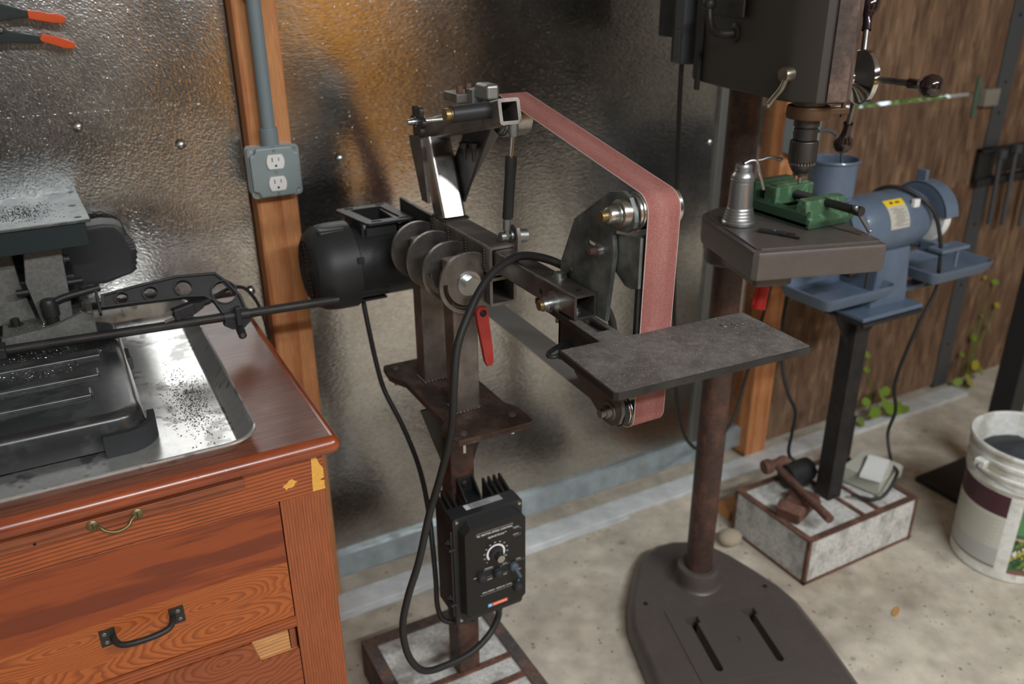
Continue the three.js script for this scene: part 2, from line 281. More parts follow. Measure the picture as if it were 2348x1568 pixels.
  M.pail = std({ map: tex(1024, (u, v) => { const k = 0.94 + 0.12 * b(u, v); let c = mix3([226, 228, 224], [192, 190, 178], sm(0.5, 0.75, a(u, v))); c = mix3(c, [128, 124, 112], 0.6 * sg(u, v) * sm(0.45, 0.7, a(v, u))); return [c[0] * k, c[1] * k, c[2] * k]; }, 0.5), roughness: 0.5 });
  M.shavings = std({ map: tex(512, (u, v) => mix3([58, 62, 66], [186, 190, 192], 0.8 * sg(u, v)), 0.3), roughness: 0.7, metalness: 0.2 }); }
function fbmBelt(u, v) { fbmBelt.f ??= [fbm(8, 3, 95), fbm(48, 2, 96)]; return clamp(0.35 * fbmBelt.f[0](u, v * 0.3) + 0.12 * fbmBelt.f[1](u, v * 0.12) + 0.5 * (0.5 - Math.abs(u - 0.5)) + 0.12); }
M.greyBox = std({ color: hexc(0x8d9a9c), roughness: 0.45, metalness: 0.2 });
M.conduit = std({ color: hexc(0x7b888e), roughness: 0.5 });
M.white = std({ color: hexc(0xe8e8e6), roughness: 0.45 });
M.filler = std({ map: (() => { const a = fbm(32, 3, 99); return tex(256, (u, v) => { const k = 0.92 + 0.16 * a(u, v); return [224 * k, 168 * k, 76 * k]; }, 0.06); })(), roughness: 0.75 });
M.strap = std({ color: hexc(0x5b5f64), roughness: 0.5, metalness: 0.5 });
M.flash = metal([176, 188, 193], 0.12, 0.5, 181, 0.6);
M.farWall = std({ color: hexc(0x5a5550), roughness: 0.9 });
M.drywall = std({ color: hexc(0xb9b2a6), roughness: 0.9 });
M.ceil = std({ color: hexc(0xcfcac0), roughness: 0.9 });
M.leaf = std({ color: hexc(0x86a52c), roughness: 0.6, transmission: 0.35, thickness: 0 });
M.leafYellow = std({ color: hexc(0xb9ae2c), roughness: 0.6, transmission: 0.35, thickness: 0 });
M.stem = std({ color: hexc(0x6b7a2a), roughness: 0.7 });
// ---------------------------------------------------------------- the setting
// floor, ceiling and the walls behind and beside the camera
struct('floor', bx(-1.9, 4.7, -0.12, 0, -0.9, 4.6), M.floor, 'stained beige concrete floor slab', 'floor');
struct('ceiling', bx(-1.9, 4.7, 2.75, 2.85, -0.12, 4.6), M.ceil, 'plain boarded ceiling above the workshop', 'ceiling');
struct('wall_left', bx(-1.9, -1.8, 0, 2.75, -0.12, 4.6), M.drywall, 'plain left end wall of the workshop', 'wall');
struct('wall_right', bx(4.6, 4.7, 0, 2.75, -0.12, 4.6), M.drywall, 'plain right end wall of the workshop', 'wall');
struct('wall_front', bx(-1.8, 4.6, 0, 2.75, 4.5, 4.6), M.farWall, 'dark wall opposite the machines', 'wall');

// back wall: sheathing, foil insulation left of and between the posts, plywood to the right with an open joint
const SLOT0 = 1.103, SLOT1 = 1.117, PLYX = 1.925;
const wallBack = struct('wall_back', [bx(-1.8, PLYX, 0, 2.75, -0.13, -0.075), bx(PLYX, 4.6, 0, 1.0, -0.13, -0.062), bx(PLYX, 4.6, 1.2, 2.75, -0.13, -0.062), bx(2.72, 4.6, 1.0, 1.2, -0.13, -0.062)], M.drywall, 'back wall lined with foil insulation and brown plywood', 'wall');
function foilPanel(x0, x1, y0, y1, sd, mat = M.foil) {
  const nx = Math.round((x1 - x0) * 60), ny = Math.round((y1 - y0) * 60), g = new THREE.PlaneGeometry(x1 - x0, y1 - y0, nx, ny).translate((x0 + x1) / 2, (y0 + y1) / 2, -0.045);
  const f = fbm(4, 3, sd), p = g.attributes.position;
  for (let i = 0; i < p.count; i++) { const u = (p.getX(i) + 3) / 3.2, v = (p.getY(i) + 0.3) / 3.2, e = Math.min(1, Math.min(p.getX(i) - x0, x1 - p.getX(i)) / 0.08);
    p.setZ(i, -0.047 + 0.014 * (f(u * 1.5, v * 1.5) - 0.5) * e); }
  g.computeVertexNormals();
  const q = g.toNonIndexed(); 
  return part(wallBack, 'foil_panel', [q, bx(x0, x1, y0, y1, -0.074, -0.062)], mat, { label: 'silver foil-faced insulation sheet' });
}
foilPanel(-1.8, 0.352, 0.0, 2.75, 5, M.foilCoarse);
foilPanel(0.448, 1.632, 0.1, 2.75, 8);
foilPanel(1.638, 1.826, 0.1, 2.75, 11);
part(wallBack, 'seam_strip', rb(1.622, 1.648, 0.1, 2.7, -0.05, -0.036, 0.002), M.zincDull, { label: 'grey strip over the foil joint' });
// plywood sheets, their open joint and its steel bracket
part(wallBack, 'plywood_panel', rb(PLYX, 2.86, 0.015, SLOT0, -0.06, -0.042, 0.0015), M.ply);
part(wallBack, 'plywood_panel', rb(PLYX, 2.86, SLOT1, 2.75, -0.06, -0.042, 0.0015), M.ply);
part(wallBack, 'plywood_panel', rb(2.862, 3.10, 0.0, 2.75, -0.06, -0.042, 0.0015), M.ply);
part(wallBack, 'plywood_panel', rb(3.106, 4.6, 0.0, 2.75, -0.06, -0.042, 0.0015), M.ply);
part(wallBack, 'joint_batten', bx(2.715, 2.862, SLOT0, SLOT1, -0.06, -0.043), M.ply);
// roofing nails with washers in the foil
for (const [x, y] of [[-0.165, 1.25], [0.235, 1.185], [0.555, 1.125], [1.598, 1.06], [1.235, 0.09], [0.33, 0.86], [1.69, 0.09], [0.06, 1.235]]) {
  const n = part(wallBack, 'nail', [lathe([[0, 0.004], [0.0045, 0.003], [0.008, 0.0008], [0.0085, 0]], [x, y, -0.04], [x, y, 1], 14)], M.zinc);
}
// galvanised flashing along the foot of the foil and the sill angle on the slab
struct('baseboard_back', [bx(0.447, 1.83, 0.04, 0.106, -0.05, -0.032)], M.flash, 'galvanised flashing strip under the foil wall', 'flashing');
struct('baseboard_back', [rb(-1.8, 2.89, 0, 0.012, -0.004, 0.068, 0.002), rb(-1.8, 1.3, 0, 0.006, 0.068, 0.082, 0.001)], M.galv, 'galvanised sill strip along the foot of the wall', 'sill');
// timber posts
function post(n, x0, x1, label) { return struct('trim_' + n, [rb(x0, x1, 0.012, 2.75, -0.075, 0, 0.003)], M.stud, label, 'post', { swap: true }); }
post(1, 0.3585, 0.4435, 'orange timber post beside the outlet box');
post(2, 1.832, 1.917, 'orange timber post behind the drill press');
// flat grey steel strap on the plywood
const strapW = struct('trim_3', [rb(2.822, 2.898, 0.0, 2.75, -0.041, -0.036, 0.001)], M.strap, 'flat grey steel strap screwed to the plywood', 'strap');
for (const y of [0.18, 0.42, 0.65, 1.04, 1.14, 1.35, 1.6]) part(strapW, 'screw', lathe([[0, 0.003], [0.004, 0.002], [0.006, 0]], [2.86, y, -0.036], [2.86, y, 1], 12), M.black);

// things on the far side of the workshop that the foil mirrors
{ const c = thing('storage_cabinet', 'golden orange storage cabinet against the far wall', 'cabinet', [1.75, 0, 4.18]);
  part(c, 'carcass', [rb(-0.55, 0.55, 0.06, 1.7, -0.3, 0.31, 0.004), bx(-0.52, 0.52, 0, 0.06, -0.26, 0.3)], M.fir, { swap: true });
  for (const s of [-1, 1]) { const d = part(c, 'door', rb(s > 0 ? 0.004 : -0.54, s > 0 ? 0.54 : -0.004, 0.09, 1.67, -0.322, -0.301, 0.003), M.fir, { swap: true }); part(d, 'knob', lathe([[0, 0.022], [0.012, 0.02], [0.014, 0.012], [0.006, 0]], [s * 0.05, 0.9, -0.322], [s * 0.05, 0.9, -1]), M.brassOld); }
  const w = thing('workbench', 'dark steel workbench along the far wall', 'workbench', [3.4, 0, 4.05]);
  part(w, 'bench_top', rb(-0.95, 0.95, 0.86, 0.92, -0.4, 0.4, 0.004), M.steelBlack);
  part(w, 'cabinet_body', rb(-0.9, 0.9, 0.08, 0.86, -0.34, 0.38, 0.004), M.steelBlack);
  for (const x of [-0.85, 0.85]) part(w, 'leg', bx(x - 0.04, x + 0.04, 0, 0.1, -0.3, 0.3), M.steelBlack);
  const t = thing('tool_chest', 'dark tool chest against the far wall', 'tool chest', [-0.55, 0, 4.15]);
  part(t, 'chest_body', rb(-0.75, 0.75, 0.1, 1.5, -0.28, 0.33, 0.006), M.steelBlack);
  for (let i = 0; i < 5; i++) part(t, 'drawer', rb(-0.71, 0.71, 0.16 + i * 0.26, 0.39 + i * 0.26, -0.298, -0.281, 0.003), M.steelBlack);
  for (const x of [-0.65, 0.65]) part(t, 'caster', rod([x - 0.02, 0.05, 0], [x + 0.02, 0.05, 0], 0.05), M.rubber);
}
// ceiling shop lights
for (const [x, y, z] of LAMPS) {
  const s = thing('shop_light', x < 1 ? 'long ceiling shop light above the saw cabinet side' : 'long ceiling shop light above the drill press side', 'light fixture', [x, y, z]);
  part(s, 'housing', ext([[-0.1, 0.02], [-0.06, 0.07], [0.06, 0.07], [0.1, 0.02], [0.095, 0.018], [0.056, 0.064], [-0.056, 0.064], [-0.095, 0.018]], -0.62, 0.62, 'zy'), M.white);
  const glow = std({ color: 0xffffff, emissive: new THREE.Color(0.97, 1, 1.02), emissiveIntensity: 12 });
  for (const d of [-0.04, 0.04]) part(s, 'tube', rod([-0.59, 0.04, d], [0.59, 0.04, d], 0.013, 0.013, 14), glow);
  for (const d of [-0.5, 0.5]) part(s, 'hanger', rod([d, 0.07, 0], [d, 2.75 - y, 0], 0.003, 0.003, 6), M.zincDull);
  const l = new THREE.RectAreaLight(new THREE.Color(0.97, 1, 1.02), LAMP, 1.18, 0.12);
  l.position.set(x, y + 0.015, z); l.lookAt(x, 0, z - 0.45); scene.add(l);
}
// greenery outside the wall, seen through the open joint
{ const h = thing('hedge', 'sunlit green hedge outside behind the plywood joint', 'hedge', [2.4, 0, -1.2]);
  const geo = new THREE.SphereGeometry(0.035, 6, 4); const im = new THREE.InstancedMesh(geo, M.leaf, 2600); im.name = 'foliage'; im.userData.kind = 'stuff';
  const m4 = new THREE.Matrix4(), q = new THREE.Quaternion(), eu = new THREE.Euler();
  for (let i = 0; i < 2600; i++) { eu.set(rr(0, 6), rr(0, 6), rr(0, 6)); q.setFromEuler(eu); m4.compose(V(rr(-1.6, 2.6), rr(0.02, 1.07), rr(-0.35, 0.15)), q, V(1, 0.35, rr(0.6, 1.4))); im.setMatrixAt(i, m4); }
  h.add(im);
  for (let i = 0; i < 5; i++) part(h, 'stem', rod([-1.4 + i * 0.8, 0, -0.1], [-1.3 + i * 0.8, 1.1, -0.1], 0.012, 0.008, 8), M.stem);
}
struct('ground', bx(-1.9, 6, -0.14, -0.1, -6, -0.9), std({ color: 0x5a5a3a, roughness: 1 }), 'bare ground outside the workshop', 'ground');
// ---------------------------------------------------------------- conduit and outlet box
{ const c = thing('conduit', 'grey vertical pipe conduit running down into the outlet box', 'conduit', [0, 0, 0]);
  const x = 0.3945, z = 0.022, r = 0.0135, o = 0.0045;
  part(c, 'pipe', rod([x + o, 2.74, z], [x, 1.2, z], r, r, 24), M.conduit);
  part(c, 'coupling', lathe([[0.0135, 0], [0.0175, 0.0], [0.0175, 0.034], [0.0165, 0.036], [0.0135, 0.036]], [x, 1.178, z], [x, 2, z]), M.conduit);
  part(c, 'pipe_strap', [ext([[-0.034, 0], [-0.034, 0.0025], [-0.017, 0.0025], [-0.0165, 0.026], [-0.01, 0.0385], [0.01, 0.0385], [0.0165, 0.026], [0.017, 0.0025], [0.034, 0.0025], [0.034, 0], [0.0145, 0], [0.0145, 0.026], [0.009, 0.036], [-0.009, 0.036], [-0.0145, 0.026], [-0.0145, 0]], 1.452, 1.472, 'xz').translate(x + 0.0008, 0, 0)], M.zincDull);
  const b = thing('outlet_box', 'grey steel outlet box with two white sockets on the timber post', 'outlet box', [0.3945, 1.13, 0]);
  part(b, 'back_box', ext(rrect(0.0485, 0.0485, 0.008), 0.0, 0.038), M.galv);
  // raised cover with four notched corners
  const cv = part(b, 'cover', [ext(rrect(0.051, 0.051, 0.009), 0.036, 0.039, 'xy', [circ(-0.043, 0.043, 0.0018), circ(0.043, -0.043, 0.0018)]),
    ext((() => { const o = [], h = 0.0485, n = 0.0115; for (const [sx, sy, fl] of [[1, 1, 0], [-1, 1, 1], [-1, -1, 0], [1, -1, 1]]) { const a = [[sx * h, sy * (h - n - 0.004)], [sx * (h - 0.003), sy * (h - n - 0.001)], [sx * (h - n + 0.003), sy * (h - n)], [sx * (h - n), sy * (h - n + 0.003)], [sx * (h - n - 0.001), sy * (h - 0.003)], [sx * (h - n - 0.004), sy * h]]; o.push(...(fl ? a.reverse() : a)); } return o; })(), 0.039, 0.047, 'xy', [], 0.0022)], M.greyBox);
  for (const y of [0.021, -0.0225]) { const pts = []; for (let i = 0; i <= 12; i++) { const a = -PI / 4 + PI / 2 * i / 12; pts.push([0.0178 * Math.cos(a), clamp(0.0215 * Math.sin(a), -0.0143, 0.0143)]); } for (let i = 0; i <= 12; i++) { const a = PI - PI / 4 + PI / 2 * i / 12; pts.push([0.0178 * Math.cos(a), clamp(0.0215 * Math.sin(a), -0.0143, 0.0143)]); }
    const s = part(b, 'socket', ext(pts, 0.046, 0.051, 'xy', [], 0.0008).translate(0, y, 0), M.white);
    part(s, 'blade_slot', [bx(-0.0073, -0.0055, y + 0.0005, y + 0.009, 0.0495, 0.0512)], M.black); part(s, 'blade_slot', [bx(0.0055, 0.0071, y + 0.0015, y + 0.0085, 0.0495, 0.0512)], M.black);
    part(s, 'ground_hole', rod([0, y - 0.0075, 0.0495], [0, y - 0.0075, 0.0512], 0.0024, 0.0024, 14), M.black); }
  for (const [x1, y1, z1] of [[0, 0.0425, 0.047], [0, -0.0435, 0.047], [0, -0.001, 0.047], [0.043, 0.043, 0.039], [-0.043, -0.043, 0.039]]) part(b, 'screw', lathe([[0, 0.0022], [0.0022, 0.0018], [0.0034, 0]], [x1, y1, z1], [x1, y1, 1], 12), M.zinc);
}
// ---------------------------------------------------------------- the cabinet
{ const c = thing('drawer_cabinet', 'varnished orange fir drawer cabinet with a worn bullnose top', 'cabinet', [0, 0, 0]);
  const ZF = 0.645, XR = 0.2735, XL = -0.95, nose = [];
  // worn top, with a bullnose round three sides: swept profile boards
  part(c, 'top_board', bx(XL, 0.288, 0.8305, 0.8592, -0.03, 0.648), M.woodTop);
  for (let i = 0; i <= 14; i++) { const a = -PI / 2 + PI * i / 14; nose.push([0.0145 * Math.cos(a), 0.845 + 0.0147 * Math.sin(a)]); }
  const noseF = ext([[0, 0.8303], ...nose, [0, 0.8597]].map((p) => [p[0] + 0.6478, p[1]]), XL, 0.2878, 'zy');
  const noseR = ext([[0, 0.8303], ...nose, [0, 0.8597]].map((p) => [p[0] + 0.2878, p[1]]), -0.03, 0.6478, 'xy');
  const corner = new THREE.SphereGeometry(1, 20, 14).scale(0.0145, 0.0147, 0.0145).translate(0.2878, 0.845, 0.6478);
  part(c, 'bullnose_edge', noseF, M.woodNose); part(c, 'bullnose_edge', [noseR, corner], M.woodNose);
  part(c, 'side_panel', bx(XR - 0.02, XR, 0.02, 0.83, -0.02, ZF - 0.022), M.woodStile, { swap: true });
  part(c, 'carcass', [bx(XL, XR - 0.02, 0.03, 0.05, -0.02, ZF - 0.03), bx(XL, XR - 0.02, 0.05, 0.83, -0.02, 0.0)], M.woodStile);
  part(c, 'top_rail', bx(XL, XR, 0.7675, 0.8303, ZF - 0.022, ZF), M.woodRail);
  part(c, 'stile', bx(0.2025, XR, 0.0, 0.767, ZF - 0.022, ZF), M.woodStile, { swap: true });
  part(c, 'rail', bx(XL, 0.2125, 0.5265, 0.5465, ZF - 0.022, ZF - 0.0004), M.woodRail);
  part(c, 'rail', bx(XL, 0.2025, 0.26, 0.28, ZF - 0.022, ZF - 0.0004), M.woodRail);
  part(c, 'leg', bx(XR - 0.05, XR, 0, 0.03, -0.02, 0.03), M.woodStile);
  // upper drawer with its black pull
  const d1 = part(c, 'drawer', [rb(XL, 0.2012, 0.5485, 0.7655, ZF - 0.02, ZF - 0.0005, 0.0012)], M.woodDrawer);
  function pull(d, y, x0, x1) { for (const x of [x0, x1]) { part(d, 'pull_plate', ext(rrect(0.0105, 0.0145, 0.001), 0, 0.002, 'xy', [], 0.0006).translate(x, y, ZF - 0.0006), M.steelBlack, { label: 'black iron pull plate' });
      for (const [dx, dy] of [[-0.0035, 0.007], [0.0015, -0.008]]) part(d, 'screw', [lathe([[0, 0.0012], [0.0026, 0.0009], [0.0036, 0]], [x + (x === x0 ? -1 : 1) * 0.003 + dx * 0.3, y + dy, ZF + 0.0012], [x + (x === x0 ? -1 : 1) * 0.003 + dx * 0.3, y + dy, 9], 12)], M.steelDark); }
    part(d, 'pull_handle', tube([[x0 + 0.006, y - 0.001, ZF], [x0 + 0.0085, y - 0.002, ZF + 0.012], [x0 + 0.016, y - 0.004, ZF + 0.021], [(x0 + x1) / 2, y - 0.005, ZF + 0.025], [x1 - 0.016, y - 0.003, ZF + 0.021], [x1 - 0.0085, y - 0.001, ZF + 0.012], [x1 - 0.006, y, ZF]], 0.0046, 40, 10), M.steelBlack, { label: 'curved black iron pull handle' }); }
  pull(d1, 0.6235, -0.0622, 0.0322);
  // lower drawer with the broken corner
  const d2 = part(c, 'drawer', [ext([[XL, 0.285], [0.2012, 0.285], [0.2012, 0.479], [0.140, 0.479], [0.13, 0.5215], [XL, 0.5235]], ZF - 0.02, ZF - 0.0015)], M.woodDrawer2);
  part(d2, 'bare_wood', ext([[0.1398, 0.479], [0.2, 0.479], [0.1885, 0.482], [0.188, 0.519], [0.1298, 0.5212]], ZF - 0.019, ZF - 0.0055), M.woodRaw, { label: 'pale bare wood where the corner is broken' });
  part(d2, 'broken_block', rb(0.1895, 0.1998, 0.4805, 0.5195, ZF - 0.02, ZF - 0.0045, 0.001), M.woodBoard, { swap: true });
  // pull-out board with a brass pull
  const pb = part(c, 'pull_out_board', rb(XL, 0.1545, 0.8113, 0.8298, 0.5, 0.6585, 0.0015), M.woodBoard);
  for (const x of [-0.0465, 0.0095]) { part(pb, 'pull_rosette', lathe([[0, 0.0035], [0.005, 0.0032], [0.0078, 0.0012], [0.008, 0]], [x, 0.8205, 0.6583], [x, 0.8205, 9], 18), M.brassOld, { label: 'brass pull rosette' }); part(pb, 'screw_slot', bx(x - 0.0006, x + 0.0006, 0.8165, 0.8245, 0.6612, 0.6619), M.black); }
  part(pb, 'pull_bail', tube([[-0.043, 0.8195, 0.661], [-0.038, 0.8185, 0.665], [-0.033, 0.814, 0.669], [-0.0185, 0.8095, 0.672], [-0.004, 0.8125, 0.669], [0.001, 0.8175, 0.665], [0.006, 0.8195, 0.661]], 0.0022, 36, 8), M.brassOld, { label: 'bent brass bail of the pull' });
  part(pb, 'nail_hole', rod([-0.1165, 0.816, 0.657], [-0.1165, 0.816, 0.6588], 0.0022, 0.0022, 10), M.black);
  // old yellow filler
  const fz = [ZF - 0.001, ZF + 0.0006];
  part(c, 'filler_patch', ext([[0.2565, 0.8285], [0.2545, 0.79], [0.2535, 0.7685], [0.2732, 0.7685], [0.2725, 0.776], [0.2733, 0.783], [0.266, 0.786], [0.2728, 0.789], [0.2731, 0.805], [0.268, 0.814], [0.2655, 0.823], [0.262, 0.8285]], ...fz), M.filler, { label: 'yellow wood filler' });
  part(c, 'filler_patch', ext([[0.2095, 0.7915], [0.2125, 0.7875], [0.2145, 0.7835], [0.2175, 0.7865], [0.221, 0.7855], [0.2265, 0.787], [0.2285, 0.792], [0.2325, 0.7935], [0.2285, 0.796], [0.225, 0.8], [0.2195, 0.799], [0.2165, 0.795], [0.213, 0.7935]], ...fz), M.filler, { label: 'yellow wood filler' });
}
// ---------------------------------------------------------------- sheet pan
{ const t = thing('sheet_pan', 'dented aluminium sheet pan under the black saw', 'tray', [-0.0375, 0.8593, 0.316]);
  const HW = 0.2275, HL = 0.33, ringAt = (hw, hl, r, y) => rrect(hw, hl, r, 8).map((p) => [p[0], y, p[1]]);
  // inside: floor, sloping walls, rolled rim
  const prof = [[0.0285, 0.001, 0.03], [0.024, 0.0022, 0.033], [0.0055, 0.023, 0.045], [0.004, 0.0258, 0.046], [0.001, 0.0272, 0.047], [-0.001, 0.0262, 0.048], [-0.0018, 0.0238, 0.048], [-0.0005, 0.0214, 0.048], [0.0022, 0.0205, 0.047], [0.0045, 0.02, 0.046], [0.0215, 0.0009, 0.033], [0.026, 0.0, 0.03]];
  const rings = prof.map(([d, y, r]) => ringAt(HW - d, HL - d, r, y)), n = rings[0].length, pos = [];
  for (let k = 0; k + 1 < rings.length; k++) for (let i = 0; i < n; i++) { const j = (i + 1) % n, a = rings[k][i], b = rings[k][j], c = rings[k + 1][i], d = rings[k + 1][j]; pos.push(...a, ...c, ...b, ...b, ...c, ...d); }
  const g = new THREE.BufferGeometry(); g.setAttribute('position', new THREE.Float32BufferAttribute(pos, 3));
  const gg = crease(g, 0.7);
  const fl = ext(rings[0].map((p) => [p[0], p[2]]), 0, 0.001, 'xz');
  part(t, 'pan', [gg, fl], M.tray);
}
// ---------------------------------------------------------------- belt grinder on its stand (frame of the grinder: x right, z towards the viewer)
const G0 = [0.55, 0, 0.55];
const PLATE = [[-0.037, -0.289], [-0.042, -0.245], [-0.036, -0.226], [-0.024, -0.2], [-0.024, -0.02], [-0.038, -0.002], [-0.038, 0.044], [-0.030, 0.054], [0.110, 0.057], [0.118, 0.05], [0.119, -0.004], [0.105, -0.032], [0.105, -0.2], [0.118, -0.228], [0.118, -0.285], [0.112, -0.291], [-0.03, -0.294]];
{ const s = thing('grinder_stand', 'rusty steel post stand with a concrete filled base under the belt grinder', 'stand', G0);
  const X0 = -0.145, X1 = 0.163, Z0 = -0.272, Z1 = 0.085, H = 0.1;
  // angle-iron frame round the concrete
  const ring = ext([[X0, Z0], [X1, Z0], [X1, Z1], [X0, Z1]], H - 0.004, H, 'xz', [[[X0 + 0.028, Z0 + 0.028], [X1 - 0.028, Z0 + 0.028], [X1 - 0.028, Z1 - 0.028], [X0 + 0.028, Z1 - 0.028]]]);
  part(s, 'base_frame', [ring, bx(X0, X0 + 0.004, 0, H - 0.004, Z0, Z1), bx(X1 - 0.004, X1, 0, H - 0.004, Z0, Z1), bx(X0, X1, 0, H - 0.004, Z0, Z0 + 0.004), bx(X0, X1, 0, H - 0.004, Z1 - 0.004, Z1)], M.frameRust);
  for (const z of [-0.082, -0.018]) part(s, 'cross_bar', bx(X0 + 0.028, X1 - 0.028, H - 0.012, H - 0.0008, z, z + 0.013), M.rust);
  part(s, 'concrete_fill', bx(X0 + 0.005, X1 - 0.005, 0.003, H - 0.0065, Z0 + 0.005, Z1 - 0.005), M.cement);
  part(s, 'post', [sqtube(0.0255, 0.0255, 0.003, 0, 0.655, 0.005).rotateX(-PI / 2).translate(0.0345, 0.092, -0.1)], M.rustPost);
  part(s, 'mount_plate', ext(PLATE, 0.7475, 0.7535, 'xz', [], 0.0006), M.rustBrown);
  part(s, 'gusset', ext([[-0.125, 0.747], [-0.275, 0.747], [-0.125, 0.56]], 0.031, 0.037, 'zy'), M.steelBlack);
  part(s, 'gusset', ext([[0.06, 0.747], [0.116, 0.747], [0.06, 0.585]], -0.103, -0.097), M.steelBlack);
  part(s, 'gusset', ext([[0.009, 0.747], [-0.036, 0.747], [0.009, 0.6]], -0.103, -0.097), M.steelBlack);
  for (const [x, z] of [[-0.012, 0.035], [0.094, 0.018], [-0.018, -0.27]]) part(s, 'bolt_shank', rod([x, 0.722, z], [x, 0.7475, z], 0.004), M.zinc);
}
M.chromeDull = std({ color: hexc(0xc9cacb), metalness: 1, roughness: 0.24 });
const BG = thing('belt_grinder', 'bare steel belt grinder with red abrasive belt and black motor', 'belt grinder', G0);
{ const b = BG;
  part(b, 'foot_plate', ext(PLATE, 0.7538, 0.76, 'xz', [], 0.0006), M.rustBrown);
  for (const [x, z] of [[-0.012, 0.035], [0.094, 0.018], [-0.018, -0.27]]) part(b, 'button_bolt', lathe([[0, 0.0045], [0.004, 0.004], [0.0075, 0.0015], [0.008, 0]], [x, 0.76, z], [x, 2, z], 18), M.steelDark);
  // legs
  for (const [z0, z1] of [[-0.075, -0.035], [-0.218, -0.178]]) {
    const l = part(b, 'leg', [ext(rrect(0.0242, 0.02, 0.0045), 0, 0.285, 'xy', [rrect(0.0212, 0.017, 0.002).reverse()]).rotateX(-PI / 2).translate(0.032, 0.76, (z0 + z1) / 2)], M.steelDark);
    const w = []; for (let i = 0; i < 26; i++) { const t = i / 26 * 4, e = Math.floor(t), k = t - e; const [x, z] = e === 0 ? [mix(0.008, 0.056, k), z1] : e === 1 ? [0.056, mix(z1, z0, k)] : e === 2 ? [mix(0.056, 0.008, k), z0] : [0.008, mix(z0, z1, k)]; w.push(new THREE.SphereGeometry(0.0032, 7, 5).scale(1, 0.8, 1).translate(x, 0.7615, z)); }
    part(l, 'weld_bead', w, M.steelGround); }
  // half-moon hinge plates
  const arc = (cx, cy, r, a0, a1, n) => Array.from({ length: n + 1 }, (_, i) => [cx + r * Math.cos(a0 + (a1 - a0) * i / n), cy + r * Math.sin(a0 + (a1 - a0) * i / n)]);
  const moon = [...arc(0.033, 1.012, 0.0548, 1.06, 2 * PI - 1.2, 44), [0.062, 0.962], [0.062, 1.06]];
  const mslot = [...arc(0.033, 1.012, 0.0475, 3.05, 4.85, 20), ...arc(0.033, 1.012, 0.0395, 4.85, 3.05, 20)];
  [-0.022, -0.094, -0.166, -0.239].forEach((z, i) => { const d = part(b, 'hinge_plate', ext(moon, z - 0.004, z + 0.003, 'xy', i < 2 ? [mslot] : [], 0.0007), M.steelGround);
    const w = []; for (let k = 0; k < 7; k++) w.push(new THREE.SphereGeometry(0.0042, 7, 5).translate(0.062, 1.067 - k * 0.0052, z + 0.004)); part(d, 'weld_bead', w, M.steelBlack); });
  part(b, 'pivot_bolt', [rod([0.033, 1.012, -0.24], [0.033, 1.012, -0.02], 0.008), ...bolt([0.033, 1.012, -0.0185], [0, 0, 1], 0.0152, 0.011, 1.42)], M.zinc, { label: 'large hex pivot bolt with washer' });
  part(b, 'lock_bolt', [rod([0.042, 0.965, -0.03], [0.042, 0.965, -0.002], 0.006), lathe([[0, 0.006], [0.012, 0.006], [0.0125, 0.004], [0.0125, 0]], [0.04, 0.966, -0.0185], [0.04, 0.966, 1])], M.steelBright);
  // red locking lever
  { const pts = [[-0.0115, 0.004], [-0.0085, -0.02], [0.0035, -0.09], [0.008, -0.1], [0.018, -0.099], [0.0205, -0.092], [0.0185, -0.06], [0.0135, -0.02], [0.0115, 0.004], [0.008, 0.011], [0, 0.0135], [-0.008, 0.011]];
    const l = part(b, 'lock_lever', ext(pts, -0.001, 0.010, 'xy', [], 0.002).translate(0.042, 0.964, 0.002), M.redPaint, { label: 'red locking lever' });
    part(l, 'lever_screw', lathe([[0, 0.0015], [0.003, 0.0015], [0.0045, 0.0035], [0.006, 0.002], [0.0062, 0]], [0.043, 0.966, 0.0115], [0.043, 0.966, 1], 16), M.steelBlack);
    for (let k = 0; k < 3; k++) part(l, 'grip_groove', bx(0.0515 + k * 0.0032, 0.0528 + k * 0.0032, 0.868, 0.888, 0.0115, 0.0125), M.redPaint); }
  // receivers and arm
  part(b, 'upper_receiver', [sqtube(0.0255, 0.0255, 0.0052, -0.245, 0, 0.006).translate(0.0885, 1.0495, 0)], M.steelDark);
  part(b, 'lower_receiver', [sqtube(0.0255, 0.0255, 0.0052, -0.245, 0, 0.006).translate(0.0885, 0.9945, 0)], M.steelDark);
  const arm = part(b, 'tool_arm', [sqtube(0.0191, 0.0191, 0.0042, -0.2, 0.25, 0.0045).translate(0.0905, 1.0495, 0)], M.steelGround);
  part(arm, 'drilled_hole', rod([0.0712, 1.0465, 0.155], [0.0722, 1.0465, 0.155], 0.0046, 0.0046, 16), M.black);
  part(arm, 'drilled_hole', rod([0.0915, 1.0682, 0.2285], [0.0915, 1.0688, 0.2285], 0.0042, 0.0042, 16), M.black);
  part(arm, 'arm_bolt', [...bolt([0.0955, 1.0686, 0.168], [0, 1, 0], 0.0082, 0.0065, 1.45)], M.zincDull);
  part(arm, 'arm_bolt', [...bolt([0.089, 1.0345, 0.226], [0, 1, 0], 0.006, 0.005, 1.4)], M.zincDull);
  part(arm, 'side_nut', [...bolt([0.0714, 1.041, 0.194], [-1, 0, 0], 0.0128, 0.013, 1.45), rod([0.07, 1.041, 0.194], [0.05, 1.041, 0.194], 0.011, 0.0098).toNonIndexed()], M.zinc, { label: 'zinc lock nut with washer' });
  part(arm, 'stud_end', [rod([0.056, 1.041, 0.194], [0.0445, 1.041, 0.194], 0.0075), ...[0, 1, 2, 3].map((k) => new THREE.TorusGeometry(0.0074, 0.0008, 6, 20).rotateY(PI / 2).translate(0.0465 + k * 0.0025, 1.041, 0.194))], M.brass, { label: 'threaded stud end' });
